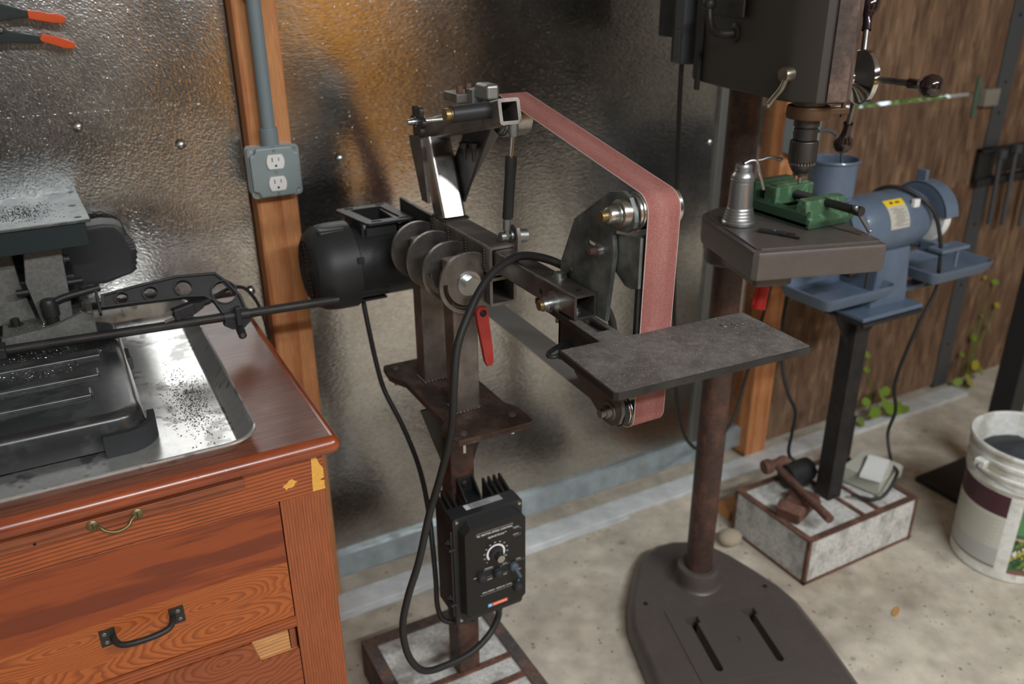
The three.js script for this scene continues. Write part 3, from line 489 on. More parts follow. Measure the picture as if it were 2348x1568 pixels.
  // leaning upright, its weld and the forked plate
  const up = part(b, 'upright', [sqtube(0.0245, 0.0225, 0.003, 0, 0.15, 0.008).rotateX(-PI / 2).rotateX(-0.39).translate(0.0875, 1.0725, -0.206)], M.steelBright);
  { const w = []; for (let i = 0; i < 36; i++) { const t = i / 36 * 4, e = Math.floor(t), k = (t - e) * 2 - 1; const [x, z] = e === 0 ? [k * 0.0245, 0.024] : e === 1 ? [0.0245, -k * 0.024] : e === 2 ? [-k * 0.0245, -0.024] : [-0.0245, k * 0.024]; w.push(new THREE.SphereGeometry(0.0034, 7, 5).scale(1, 0.75, 1).translate(0.0885 + x, 1.0762, -0.207 + z)); } part(up, 'weld_bead', w, M.steelBlack); }
  part(b, 'fork_plate', ext([[-0.26, 1.09], [-0.205, 1.1], [-0.096, 1.2505], [-0.175, 1.246], [-0.197, 1.224], [-0.241, 1.1723], [-0.271, 1.212], [-0.33, 1.2], [-0.34, 1.185]], 0.1136, 0.1196, 'zy', [], 0.0006), M.steelBlack);
  part(b, 'fork_plate', ext([[-0.268, 1.097], [-0.24, 1.097], [-0.262, 1.222], [-0.316, 1.212], [-0.312, 1.193]], 0.0575, 0.0635, 'zy', [], 0.0006), M.steelDark);
  // tension arm, tilted
  const T = (g) => g.rotateX(-0.234).translate(0.1035, 1.2935, 0.001);
  const ta = part(b, 'tension_arm', [T(sqtube(0.0196, 0.0205, 0.0058, -0.315, 0, 0.0055))], M.steelDark);
  part(ta, 'end_bevel', [T(bx(-0.0196, 0.0196, -0.012, 0.012, -0.3155, -0.3145))], M.steelBlack);
  part(ta, 'handle_sleeve', [rod([0.0845, 1.2925, -0.034], [0.018, 1.2905, -0.034], 0.0132, 0.0132, 28), lathe([[0.0132, 0], [0.0138, 0.001], [0.0138, 0.002], [0, 0.002]], [0.0185, 1.2905, -0.034], [-1, 1.27, -0.034])], M.blackPlastic, { label: 'black handle sleeve' });
  part(ta, 'handle_bolt', [...bolt([0.0168, 1.2905, -0.034], [-1, 0, 0], 0.0112, 0.0085, 1.1)], M.brass, { label: 'yellow zinc hex bolt head' });
  // tracking adjuster: threaded rod, star knob, lock nut
  { const star = []; for (let i = 0; i < 84; i++) { const a = 2 * PI * i / 84, r = 0.019 + 0.0095 * Math.pow(0.5 + 0.5 * Math.cos(6 * a), 0.7); star.push([r * Math.cos(a), r * Math.sin(a)]); }
    const kz = -0.165, ky = 1.262, kx = 0.016;
    const k = part(b, 'star_knob', [ext(star, kx - 0.004, kx + 0.004, 'zy', [], 0.0008).translate(0, ky, kz)], M.steelBlack, { label: 'six lobed star knob' });
    part(k, 'knob_spacer', [...bolt([kx + 0.004, ky, kz], [1, 0, 0], 0.0075, 0.006, 0)], M.zinc);
    part(k, 'lock_nut', [...bolt([kx - 0.004, ky, kz], [-1, 0, 0], 0.0072, 0.007, 1.2), rod([kx - 0.01, ky, kz], [kx - 0.02, ky, kz], 0.005)], M.zinc);
    part(k, 'threaded_rod', [rod([kx, ky, kz], [0.105, ky, kz], 0.0038)], M.zinc); }
  part(b, 'adjuster_block', [rb(0.075, 0.118, 1.2905, 1.306, -0.19, -0.135, 0.002)], M.steelDark);
  part(b, 'set_screw', [rod([0.088, 1.3, -0.15], [0.088, 1.318, -0.15], 0.0055), rod([0.102, 1.3, -0.145], [0.102, 1.321, -0.145], 0.0055)], M.rust, { label: 'rusty set screws' });
  part(b, 'hinge_block', [rb(0.10, 0.125, 1.299, 1.326, -0.118, -0.072, 0.006, 3), rb(0.095, 0.115, 1.29, 1.315, -0.14, -0.115, 0.002)], M.zincDull);
  part(b, 'under_nut', [...bolt([0.098, 1.2195, -0.16], [0, -1, 0], 0.0075, 0.008, 1.2), rod([0.098, 1.22, -0.16], [0.098, 1.188, -0.16], 0.004)], M.steelBlack);
  part(b, 'under_nut', [...bolt([0.105, 1.222, -0.135], [0, -1, 0], 0.0075, 0.008, 1.2), rod([0.105, 1.22, -0.135], [0.105, 1.19, -0.135], 0.004)], M.steelBlack);
  // gas spring and its lugs
  const gs = part(b, 'gas_spring', [lathe([[0, 0], [0.0088, 0.001], [0.0092, 0.004], [0.0092, 0.075], [0.0097, 0.078], [0.0097, 0.1], [0.0092, 0.1025], [0, 0.1035]], [0.1, 1.1185, -0.004], [0.1078, 1.22, -0.004])], M.blackPaint, { label: 'black gas spring body' });
  part(gs, 'spring_rod', rod([0.1078, 1.219, -0.004], [0.1115, 1.258, -0.004], 0.0036), M.chrome);
  part(gs, 'upper_eye', [lathe([[0, 0], [0.0065, 0], [0.0085, 0.004], [0.0088, 0.02], [0, 0.02]], [0.1115, 1.253, -0.004], [0.1125, 1.3, -0.004])], M.zincDull);
  part(gs, 'lower_eye', [rod([0.099, 1.1185, -0.004], [0.0985, 1.1, -0.004], 0.0066), rb(0.0945, 0.1025, 1.083, 1.104, -0.008, 0.0, 0.002)], M.zincDull);
  part(gs, 'eye_bolt', [rod([0.088, 1.089, -0.004], [0.128, 1.089, -0.004], 0.0038), rod([0.086, 1.089, -0.004], [0.094, 1.089, -0.004], 0.0078), rod([0.1035, 1.089, -0.004], [0.108, 1.089, -0.004], 0.0095)], M.zincDull);
  part(b, 'spring_lug', [ext([[-0.02, 1.06], [0.012, 1.055], [0.014, 1.09], [0.009, 1.104], [-0.004, 1.108], [-0.016, 1.102], [-0.02, 1.09]], 0.1095, 0.1165, 'zy', [], 0.0008)], M.steelDark);
  part(b, 'lug_washer', [rod([0.1165, 1.087, -0.003], [0.134, 1.085, -0.003], 0.0115)], M.zincDull);
  // platen bracket plate
  const pl = [[0.270, 1.221], [0.300, 1.2275], [0.3165, 1.222], [0.3285, 1.205], [0.331, 1.192], [0.327, 1.183], [0.313, 1.1735], [0.29, 1.171], [0.283, 1.172], [0.281, 1.165], [0.284, 1.151], [0.287, 1.136], [0.2745, 1.05], [0.2725, 1.032], [0.2725, 1.0306], [0.24, 1.0306], [0.2, 1.0306], [0.148, 1.05], [0.147, 1.062], [0.148, 1.087], [0.184, 1.163]];
  const sp = part(b, 'side_plate', ext(pl, 0.1105, 0.1175, 'zy', [slot(0.220, 1.1365, 0.256, 1.1345, 0.0042), slot(0.178, 1.0815, 0.163, 1.06, 0.0052)], 0.0008), M.scale);
  part(sp, 'plate_bolt', [...bolt([0.1105, 1.1335, 0.253], [-1, 0, 0], 0.0078, 0.006, 1.45)], M.zinc);
  part(sp, 'plate_stud', [rod([0.106, 1.1335, 0.253], [0.092, 1.1335, 0.253], 0.0045)], M.rust);
  part(sp, 'slot_bolt', [rod([0.118, 1.067, 0.169], [0.112, 1.067, 0.169], 0.0085)], M.steelBlack);
  part(b, 'platen_bracket', [ext([[0.270, 1.160], [0.333, 1.17], [0.333, 1.098], [0.318, 1.093], [0.303, 1.0935], [0.270, 1.112]], 0.1195, 0.1245, 'zy', [], 0.0008), rb(0.1245, 0.176, 1.094, 1.169, 0.318, 0.3238, 0.001)], M.scale);
  part(b, 'platen', rb(0.1215, 0.1785, 0.945, 1.168, 0.3239, 0.3312, 0.001), M.steelBlack);
  // wheels
  function wheel(y, z, r, x0, x1) { return lathe([[0.008, 0], [r - 0.006, 0], [r - 0.004, 0.0012], [r - 0.0035, 0.004], [r - 0.001, 0.0045], [r, 0.006], [r, x1 - x0 - 0.006], [r - 0.001, x1 - x0 - 0.0045], [r - 0.006, x1 - x0], [0, x1 - x0]], [x0, y, z], [9, y, z], 40); }
  const w1 = part(b, 'idler_wheel', wheel(1.2, 0.308, 0.0273, 0.1195, 0.1935), M.chromeDull, { label: 'upper platen wheel' });
  part(w1, 'bearing_hub', [rod([0.1175, 1.2, 0.308], [0.1205, 1.2, 0.308], 0.0195)], M.steelBlack);
  part(w1, 'axle_spacer', [lathe([[0, 0.014], [0.0135, 0.014], [0.0185, 0.012], [0.0195, 0.010], [0.0195, 0]], [0.1105, 1.2, 0.308], [-9, 1.2, 0.308], 32)], M.steelBright);
  part(w1, 'axle_nut', [...bolt([0.0965, 1.2, 0.308], [-1, 0, 0], 0.0125, 0.007, 1.25), lathe([[0.0118, 0], [0.0108, 0.005], [0.008, 0.007], [0, 0.007]], [0.0875, 1.2, 0.308], [-9, 1.2, 0.308])], M.zinc);
  part(w1, 'axle_end', [rod([0.084, 1.2, 0.308], [0.071, 1.2, 0.308], 0.0068), ...[0, 1, 2].map((k) => new THREE.TorusGeometry(0.0067, 0.0008, 6, 20).rotateY(PI / 2).translate(0.073 + k * 0.003, 1.2, 0.308))], M.brass);
  const w2 = part(b, 'idler_wheel', wheel(0.897, 0.305, 0.0256, 0.1215, 0.1825), M.chromeDull, { label: 'lower platen wheel' });
  part(w2, 'bearing_hub', [rod([0.1135, 0.897, 0.305], [0.123, 0.897, 0.305], 0.0225)], M.rubber);
  part(w2, 'axle_nut', [...bolt([0.1065, 0.897, 0.299], [-1, 0, 0], 0.0098, 0.008, 1.5), rod([0.098, 0.897, 0.299], [0.088, 0.897, 0.299], 0.0065)], M.steelDark);
  part(b, 'lower_bracket', [ext([[0.155, 1.0195], [0.28, 1.0195], [0.325, 0.93], [0.329, 0.905], [0.322, 0.885], [0.306, 0.874], [0.285, 0.873], [0.27, 0.88], [0.2, 0.92], [0.17, 0.985]], 0.1068, 0.1128, 'zy', [], 0.0008)], M.castBrown);
  const w3 = part(b, 'tracking_wheel', wheel(1.272, -0.085, 0.0345, 0.1275, 0.1815), M.steelBright); part(w3, 'tracking_axle', rod([0.115, 1.272, -0.085], [0.13, 1.272, -0.085], 0.008), M.zincDull);
  const w4 = part(b, 'drive_wheel', wheel(0.96, -0.375, 0.055, 0.125, 0.1825), M.steelBright); part(w4, 'motor_shaft', rod([0.06, 0.96, -0.375], [0.13, 0.96, -0.375], 0.011), M.steelBright);
  // abrasive belt round the four wheels
  { const C = [[0.308, 1.2, 0.0276], [0.305, 0.897, 0.0259], [-0.375, 0.96, 0.0554], [-0.085, 1.272, 0.0349]], path = [];
    const tang = C.map((c, i) => { const d = C[(i + 1) % 4], dx = d[0] - c[0], dy = d[1] - c[1], L = Math.hypot(dx, dy), s = (c[2] - d[2]) / L, k = Math.sqrt(1 - s * s), ux = dx / L, uy = dy / L; return Math.atan2(ux * k + uy * s, -uy * k + ux * s); });
    C.forEach((c, i) => { let a0 = tang[(i + 3) % 4], a1 = tang[i]; while (a1 > a0) a1 -= 2 * PI; const n = Math.max(6, Math.ceil((a0 - a1) / 0.12)); for (let k = 0; k <= n; k++) { const a = a0 + (a1 - a0) * k / n; path.push([c[0], c[1], c[2], a]); } });
    const strip = (off, w0, w1, rev) => { const pos = [], uv = []; let s = 0; const P = path.map((q) => [q[0] + (q[2] + off) * Math.cos(q[3]), q[1] + (q[2] + off) * Math.sin(q[3])]); const n = P.length;
      for (let i = 0; i < n; i++) { const a = P[i], c = P[(i + 1) % n], l = Math.hypot(c[0] - a[0], c[1] - a[1]), m = Math.max(1, Math.round(l / 0.02));
        for (let k = 0; k < m; k++) { const p = [mix(a[0], c[0], k / m), mix(a[1], c[1], k / m)], q = [mix(a[0], c[0], (k + 1) / m), mix(a[1], c[1], (k + 1) / m)], s0 = s + l * k / m, s1 = s + l * (k + 1) / m;
          const quad = [[w0, p[1], p[0], s0], [w1, p[1], p[0], s0], [w0, q[1], q[0], s1], [w1, p[1], p[0], s0], [w1, q[1], q[0], s1], [w0, q[1], q[0], s1]]; if (rev) quad.reverse();
          for (const v of quad) { pos.push(v[0], v[1], v[2]); uv.push(v[0] - w0, v[3]); } } s += l; }
      const g = new THREE.BufferGeometry(); g.setAttribute('position', new THREE.Float32BufferAttribute(pos, 3)); g.setAttribute('uv', new THREE.Float32BufferAttribute(uv, 2)); const h = mergeVertices(g, 1e-5); h.computeVertexNormals(); return h.toNonIndexed(); };
    const bl = part(b, 'abrasive_belt', [strip(0.0012, 0.1274, 0.1808, false)], M.beltRed, { keepUV: true, label: 'red abrasive belt' });
    part(bl, 'belt_backing', [strip(0.0, 0.1274, 0.1808, true)], M.beltBack, { keepUV: true, label: 'smooth grey back of the belt' });
    const edge = []; for (const w of [0.1272, 0.181]) { const P = path.map((q) => [w, q[1] + (q[2] + 0.0006) * Math.sin(q[3]), q[0] + (q[2] + 0.0006) * Math.cos(q[3])]); for (let i = 0; i < P.length; i++) { const a = P[i], c = P[(i + 1) % P.length]; if (dist(a, c) > 1e-5) edge.push(rod(a, c, 0.0008, 0.0008, 5)); } }
    part(bl, 'belt_edge', edge, std({ color: 0xb9a9a0, roughness: 0.9 }), { label: 'pale frayed edge of the belt' }); }
  // work rest: a T-shaped plate under the arm, slightly turned
  { const t = [[-0.154, 0], [-0.0925, 0], [-0.0925, -0.19], [-0.0485, -0.19], [-0.0485, 0], [0.154, 0], [0.1565, 0.0025], [0.1565, 0.141], [0.153, 0.1445], [-0.152, 0.1445], [-0.1565, 0.14], [-0.1565, 0.0025]];
    const wr = part(b, 'work_rest', ext(t, -0.0098, 0, 'xz', [slot(-0.0685, -0.068, -0.0645, -0.036, 0.0058)], 0.0008).rotateY(-0.05).translate(0.1545, 1.0302, 0.3318), M.steelBlack, { label: 'flat steel work rest' });
    part(wr, 'grit_layer', ext([[-0.153, 0.003], [-0.0915, 0.002], [-0.0915, -0.085], [-0.0765, -0.085], [-0.0765, -0.028], [-0.0575, -0.028], [-0.0575, -0.085], [-0.0495, -0.085], [-0.0495, 0.002], [0.153, 0.003], [0.1545, 0.14], [0.151, 0.1425], [-0.15, 0.1425], [-0.1545, 0.138]], 0.0001, 0.0005, 'xz').rotateY(-0.05).translate(0.1545, 1.0302, 0.3318), M.grit, { label: 'grey grinding grit on the rest' });
    const chips = []; for (let i = 0; i < 7; i++) { const x = 0.255 + rr(-0.02, 0.025), z = 0.375 + rr(-0.014, 0.012), a = rr(0, 6), r = rr(0.002, 0.005); const pts = []; for (let k = 0; k < 6; k++) pts.push([x + r * Math.cos(a + k * 0.6), 1.0312 + 0.0006 * k, z + r * Math.sin(a + k * 0.6)]); chips.push(tube(pts, 0.00035, 12, 4)); }
    part(wr, 'curled_chips', chips, M.zinc, { kind: 'stuff' });
    part(wr, 'rest_bolt', [...bolt([0.089, 1.0202, 0.178], [0, -1, 0], 0.0062, 0.006, 1.4), rod([0.089, 1.02, 0.178], [0.089, 1.0, 0.178], 0.004)], M.steelDark);
    part(wr, 'rest_support', [rb(0.076, 0.12, 0.95, 1.0203, 0.2, 0.206, 0.001), rb(0.076, 0.082, 0.97, 1.0203, 0.2, 0.3, 0.001)], M.steelBlack);
    part(wr, 'clamp_handle', [tube([[0.088, 0.985, 0.215], [0.06, 0.984, 0.226], [0.036, 0.983, 0.238], [0.031, 0.983, 0.246], [0.036, 0.983, 0.253], [0.046, 0.983, 0.251], [0.066, 0.984, 0.24], [0.09, 0.985, 0.23]], 0.0035, 30, 8)], M.blackPaint, { label: 'black looped clamp handle' }); }
  // motor
  { const y = 0.96, z = -0.375, mo = part(b, 'motor', [rod([-0.063, y, z], [0.062, y, z], 0.0735, 0.0735, 48)], M.blackPaint, { label: 'black electric motor body' });
    part(mo, 'motor_face', [lathe([[0, 0.02], [0.05, 0.02], [0.072, 0.008], [0.074, 0]], [0.06, y, z], [9, y, z])], M.blackPaint);
    part(mo, 'fan_shroud', [lathe([[0.058, -0.002], [0.064, 0.0], [0.072, 0.004], [0.0825, 0.02], [0.0855, 0.034], [0.0868, 0.05], [0.0868, 0.083], [0.084, 0.085], [0.074, 0.085]], [-0.146, y, z], [9, y, z], 56)], M.blackPlastic, { label: 'black plastic fan shroud' });
    const rings = []; for (const r of [0.012, 0.02, 0.028, 0.036, 0.044, 0.052, 0.059]) rings.push(new THREE.TorusGeometry(r, 0.0019, 6, 44).rotateY(PI / 2).translate(-0.1465, y, z)); for (let i = 0; i < 8; i++) { const a = PI * i / 4 + 0.3; rings.push(rod([-0.1465, y + 0.008 * Math.sin(a), z + 0.008 * Math.cos(a)], [-0.1465, y + 0.06 * Math.sin(a), z + 0.06 * Math.cos(a)], 0.0017, 0.0017, 6)); } rings.push(rod([-0.148, y, z], [-0.144, y, z], 0.01));
    part(mo, 'fan_grille', rings, M.blackPlastic); part(mo, 'fan', rod([-0.138, y, z], [-0.135, y, z], 0.062), M.black);
    part(mo, 'shroud_clip', [rb(-0.071, -0.058, y + 0.024, y + 0.036, z + 0.08, z + 0.086, 0.001)], M.blackPlastic);
    part(mo, 'shroud_boss', [rb(-0.128, -0.073, y + 0.066, y + 0.083, z - 0.02, z + 0.035, 0.006)], M.blackPlastic);
    // open junction box with flange
    const J = ext([[-0.062, -0.08], [0.044, -0.078], [0.052, 0.056], [0.046, 0.06], [-0.042, 0.058], [-0.047, 0.052], [-0.066, -0.07]], 0.087, 0.092, 'xz', [[[-0.042, -0.058], [0.024, -0.058], [0.03, 0.036], [-0.028, 0.036]], slot(-0.046, -0.069, -0.034, -0.069, 0.004), slot(-0.03, 0.047, -0.016, 0.047, 0.004), slot(0.02, -0.069, 0.032, -0.069, 0.004), slot(0.026, 0.047, 0.04, 0.047, 0.004)], 0.0008);
    part(mo, 'box_flange', J.translate(0.008, y, z), M.blackPlastic, { label: 'slotted flange of the junction box' });
    part(mo, 'box_wall', [bx(-0.044, -0.04, y + 0.045, y + 0.088, z - 0.06, z + 0.04), bx(0.028, 0.032, y + 0.045, y + 0.088, z - 0.06, z + 0.04), bx(-0.044, 0.03, y + 0.045, y + 0.088, z - 0.062, z - 0.058), bx(-0.034, 0.032, y + 0.055, y + 0.088, z + 0.036, z + 0.04)], M.blackPlastic);
    for (let i = 0; i < 3; i++) part(mo, 'rib', [rb(-0.07, 0.0, y - 0.045 - i * 0.014, y - 0.04 - i * 0.014, z + 0.045 - i * 0.012, z + 0.062 - i * 0.012, 0.002)], M.blackPaint);
    part(mo, 'motor_mount', [rb(0.062, 0.07, 0.93, 1.074, -0.4, -0.235, 0.002)], M.steelBlack);
  }
}
// ---------------------------------------------------------------- speed control box on the post
{ const v = thing('speed_controller', 'black motor speed control box bolted to the grinder post', 'speed controller', G0);
  const X0 = -0.028, X1 = 0.118, Y0 = 0.318, Y1 = 0.566, ch = (x0, x1, y0, y1, c) => [[x0 + c, y0], [x1 - c, y0], [x1, y0 + c], [x1, y1 - c], [x1 - c, y1], [x0 + c, y1], [x0, y1 - c], [x0, y0 + c]];
  part(v, 'case', [rb(X0, X1, Y0, Y1, -0.03, 0.002, 0.002)], M.blackPaint);
  const fins = []; for (const x of [-0.027, -0.0155, -0.004, 0.074, 0.086, 0.098, 0.11]) fins.push([x, x + 0.0045]);
  for (const [a, c] of fins) part(v, 'cooling_fin', ext([[-0.03, Y0 + 0.01], [-0.03, Y1], [-0.074, Y1 + 0.014], [-0.074, Y0 + 0.01]], a, c, 'zy'), M.blackPaint);
  part(v, 'mount_block', [rb(0.016, 0.056, Y0 + 0.01, Y1 - 0.004, -0.0745, -0.03, 0.001), ext([[-0.074, Y1 - 0.004], [-0.074, Y1 + 0.03], [-0.066, Y1 + 0.028], [-0.03, Y1 + 0.0]], 0.0185, 0.0215, 'zy'), ext([[-0.074, Y1 - 0.004], [-0.074, Y1 + 0.03], [-0.066, Y1 + 0.028], [-0.03, Y1 + 0.0]], 0.0505, 0.0535, 'zy'), rb(0.0185, 0.0535, Y1 - 0.004, Y1 + 0.03, -0.0748, -0.071, 0.001)], M.blackPaint);
  part(v, 'mount_screw', lathe([[0, 0.004], [0.005, 0.004], [0.0085, 0.001], [0.0085, 0]], [0.036, Y1 + 0.014, -0.071], [0.036, Y1 + 0.014, 9], 18), M.steelBlack);
  part(v, 'lid_rim', ext(ch(X0 - 0.001, X1 + 0.001, Y0 - 0.001, Y1 + 0.001, 0.004), 0.002, 0.009, 'xy', [], 0.001), M.blackPaint);
  // tapered lid: loft from rim to face
  { const A = ch(X0 + 0.009, X1 - 0.006, Y0 + 0.009, Y1 - 0.007, 0.018).map((p) => [p[0], p[1], 0.009]), B = ch(-0.0145, 0.1145, 0.3445, 0.5495, 0.011).map((p) => [p[0], p[1], 0.03]), pos = [];
    for (let i = 0; i < 8; i++) { const j = (i + 1) % 8; pos.push(...A[i], ...A[j], ...B[i], ...A[j], ...B[j], ...B[i]); }
    for (let i = 1; i + 1 < 8; i++) pos.push(...B[0], ...B[i], ...B[i + 1]);
    const g = new THREE.BufferGeometry(); g.setAttribute('position', new THREE.Float32BufferAttribute(pos, 3)); g.computeVertexNormals(); part(v, 'lid', g, M.blackPaint); }
  for (const [x, y] of [[X0 + 0.007, Y1 - 0.007], [X1 - 0.006, Y1 - 0.008], [X0 + 0.009, Y0 + 0.009]]) part(v, 'lid_screw', lathe([[0, 0.003], [0.003, 0.0026], [0.0045, 0]], [x, y, 0.009], [x, y, 9], 12), M.zinc);
  for (const y of [0.505, 0.375]) part(v, 'hinge', [rb(X0 - 0.012, X0 + 0.002, y - 0.006, y - 0.002, -0.006, 0.012, 0.001), flat(new THREE.OctahedronGeometry(0.009, 0).translate(X0 - 0.006, y + 0.008, 0))], M.blackPaint);
  part(v, 'edge_rib', [rb(X0 - 0.006, X0 - 0.002, 0.34, 0.54, 0.003, 0.008, 0.001)], M.blackPaint);
  // printed front panel
  const W = 1024, H = Math.round(1024 * 0.203 / 0.127), cv = document.createElement('canvas'); cv.width = W; cv.height = H; const c = cv.getContext('2d'), mm = W / 127;
  c.fillStyle = '#161616'; c.fillRect(0, 0, W, H); c.fillStyle = '#d8d8d8'; c.strokeStyle = '#c8c8c8'; c.lineWidth = 5;
  const X = (t) => t * mm, Yp = (t) => t * mm;
  c.textAlign = 'center'; c.font = `bold ${X(6.4)}px sans-serif`; c.fillText('AC MOTOR SPEED CONTROL', X(62), Yp(22), X(76));
  c.font = `bold italic ${X(6.2)}px sans-serif`; c.fillText('Hybrid Drive™', X(66), Yp(32), X(40));
  c.beginPath(); c.moveTo(X(22), Yp(19)); c.lineTo(X(25), Yp(14)); c.lineTo(X(99), Yp(14)); c.lineTo(X(101), Yp(17)); c.stroke();
  c.font = `bold ${X(3.6)}px sans-serif`; for (const [t, x, y] of [['POWER', 107, 27], ['STATUS', 107, 43], ['FORWARD', 47, 101], ['STOP', 19, 115], ['REVERSE', 47, 128], ['AUTO', 82, 103], ['MANUAL', 79, 129], ['START', 112, 103], ['STOP', 113, 129]]) c.fillText(t, X(x), Yp(y));
  c.lineWidth = 3; c.beginPath(); c.moveTo(X(102), Yp(29)); c.lineTo(X(116), Yp(29)); c.lineTo(X(118), Yp(33)); c.moveTo(X(102), Yp(46)); c.lineTo(X(116), Yp(46)); c.lineTo(X(118), Yp(42)); c.stroke();
  for (const [x0, y0, x1, y1] of [[38, 103, 34, 110], [34, 121, 38, 126], [74, 105, 70, 112], [68, 124, 74, 131], [106, 106, 103, 110]]) { c.beginPath(); c.moveTo(X(x0 + 20), Yp(y0)); c.lineTo(X(x0), Yp(y0)); c.lineTo(X(x1), Yp(y1)); c.stroke(); }
  const kx = 63, ky = 70; c.lineWidth = X(4.2); c.strokeStyle = '#e6e6e6'; c.beginPath(); c.arc(X(kx), Yp(ky), X(18), 2.5, 2.5 + 4.3); c.stroke();
  c.font = `bold ${X(3.8)}px sans-serif`; for (let i = 0; i <= 10; i++) { const a = 2.45 + 4.4 * i / 10; c.fillText(String(i * 10), X(kx + 25 * Math.cos(a)), Yp(ky + 25 * Math.sin(a) + 1.5)); }
  c.lineWidth = 4; c.strokeStyle = '#c8c8c8'; c.font = `bold ${X(4.4)}px sans-serif`; c.fillText('KBAC SERIES - NEMA 4X / IP-65', X(64), Yp(157), X(66)); c.beginPath(); c.moveTo(X(28), Yp(159)); c.lineTo(X(31), Yp(161)); c.lineTo(X(96), Yp(161)); c.lineTo(X(99), Yp(157)); c.stroke();
  c.fillStyle = '#3aa0e0'; c.fillRect(X(111), Yp(153), X(2.6), Yp(5)); c.strokeStyle = '#d03024'; c.lineWidth = 6; c.beginPath(); c.arc(X(112), Yp(178), X(2.4), 0, 7); c.stroke();
  c.fillStyle = '#58b4e4'; c.fillRect(X(44), Yp(187), X(9), Yp(8)); c.fillStyle = '#e8f4fb'; c.font = `bold ${X(5)}px sans-serif`; c.fillText('KB', X(48.5), Yp(193)); c.fillStyle = '#ee5a2a'; c.fillRect(X(54), Yp(187), X(33), Yp(8)); c.fillStyle = '#ffe6dc'; c.fillText('ELECTRONICS', X(70.5), Yp(193.2), X(30));
  const pt = new THREE.CanvasTexture(cv); pt.colorSpace = THREE.SRGBColorSpace;
  const fg = new THREE.ShapeGeometry(shape(ch(-0.0135, 0.1135, 0.3455, 0.5485, 0.0105))), uv = fg.attributes.uv, ps = fg.attributes.position; for (let i = 0; i < ps.count; i++) uv.setXY(i, (ps.getX(i) + 0.0135) / 0.127, (ps.getY(i) - 0.3455) / 0.203);
  part(v, 'front_panel', fg.translate(0, 0, 0.0303), std({ map: pt, roughness: 0.42 }), { keepUV: true, label: 'printed black control panel' });
  const P2 = (x, y) => [-0.0135 + x / 1000, 0.5485 - y / 1000];
  { const [x, y] = P2(63, 70); const k = part(v, 'speed_knob', [lathe([[0.0135, 0], [0.0125, 0.008], [0.009, 0.0095], [0.0078, 0.022], [0, 0.022]], [x, y, 0.0303], [x, y, 9], 24), rb(x - 0.002, x + 0.002, y - 0.0105, y + 0.0105, 0.032, 0.05, 0.001)], M.blackPlastic); part(k, 'knob_cap', lathe([[0, 0.0008], [0.0078, 0.0006], [0.0078, 0]], [x, y, 0.0523], [x, y, 9], 24), M.steelBright, { label: 'bright metal knob cap' }); }
  for (const [px, py] of [[31, 115], [66, 117], [109, 167]]) { const [x, y] = P2(px, py); part(v, 'switch_boot', lathe([[0.0105, 0], [0.0105, 0.004], [0.0085, 0.009], [0.0045, 0.0115], [0, 0.012]], [x, y, 0.0303], [x, y, 9], 20), M.rubber); }
  { const [x, y] = P2(101, 116); part(v, 'toggle_switch', [lathe([[0.0095, 0], [0.009, 0.006], [0.006, 0.009], [0, 0.01]], [x, y, 0.0303], [x, y, 9], 20), rod([x, y, 0.036], [x + 0.003, y - 0.012, 0.054], 0.0042, 0.0036)], std({ color: 0x4a5560, roughness: 0.6 })); }
  // rating label on top
  { const cl = document.createElement('canvas'); cl.width = 512; cl.height = 128; const d = cl.getContext('2d'); d.fillStyle = '#a9abad'; d.fillRect(0, 0, 512, 128); d.fillStyle = '#e4e6e6'; d.fillRect(0, 0, 60, 128); d.fillStyle = '#3c3e40'; d.font = 'bold 20px sans-serif';
    for (let r = 0; r < 4; r++) for (let k = 0; k < 9; k++) d.fillRect(80 + k * 30 + (r * 7) % 11, 14 + r * 26, 12 + (k * r * 5) % 16, 12); const tl = new THREE.CanvasTexture(cl); tl.colorSpace = THREE.SRGBColorSpace;
    const g = new THREE.PlaneGeometry(0.078, 0.017).rotateX(-PI / 2).translate(0.047, Y1 + 0.0005, -0.016); part(v, 'rating_label', g, std({ map: tl, roughness: 0.4, metalness: 0.2 }), { keepUV: true, label: 'silver rating label' }); }
  // cable glands below
  for (const x of [0.018, 0.075]) part(v, 'cable_gland', [hex([x, Y0 + 0.002, -0.012], [x, Y0 - 0.012, -0.012], 0.011), rod([x, Y0 - 0.01, -0.012], [x, Y0 - 0.022, -0.012], 0.0095, 0.0075)], M.blackPlastic);
}
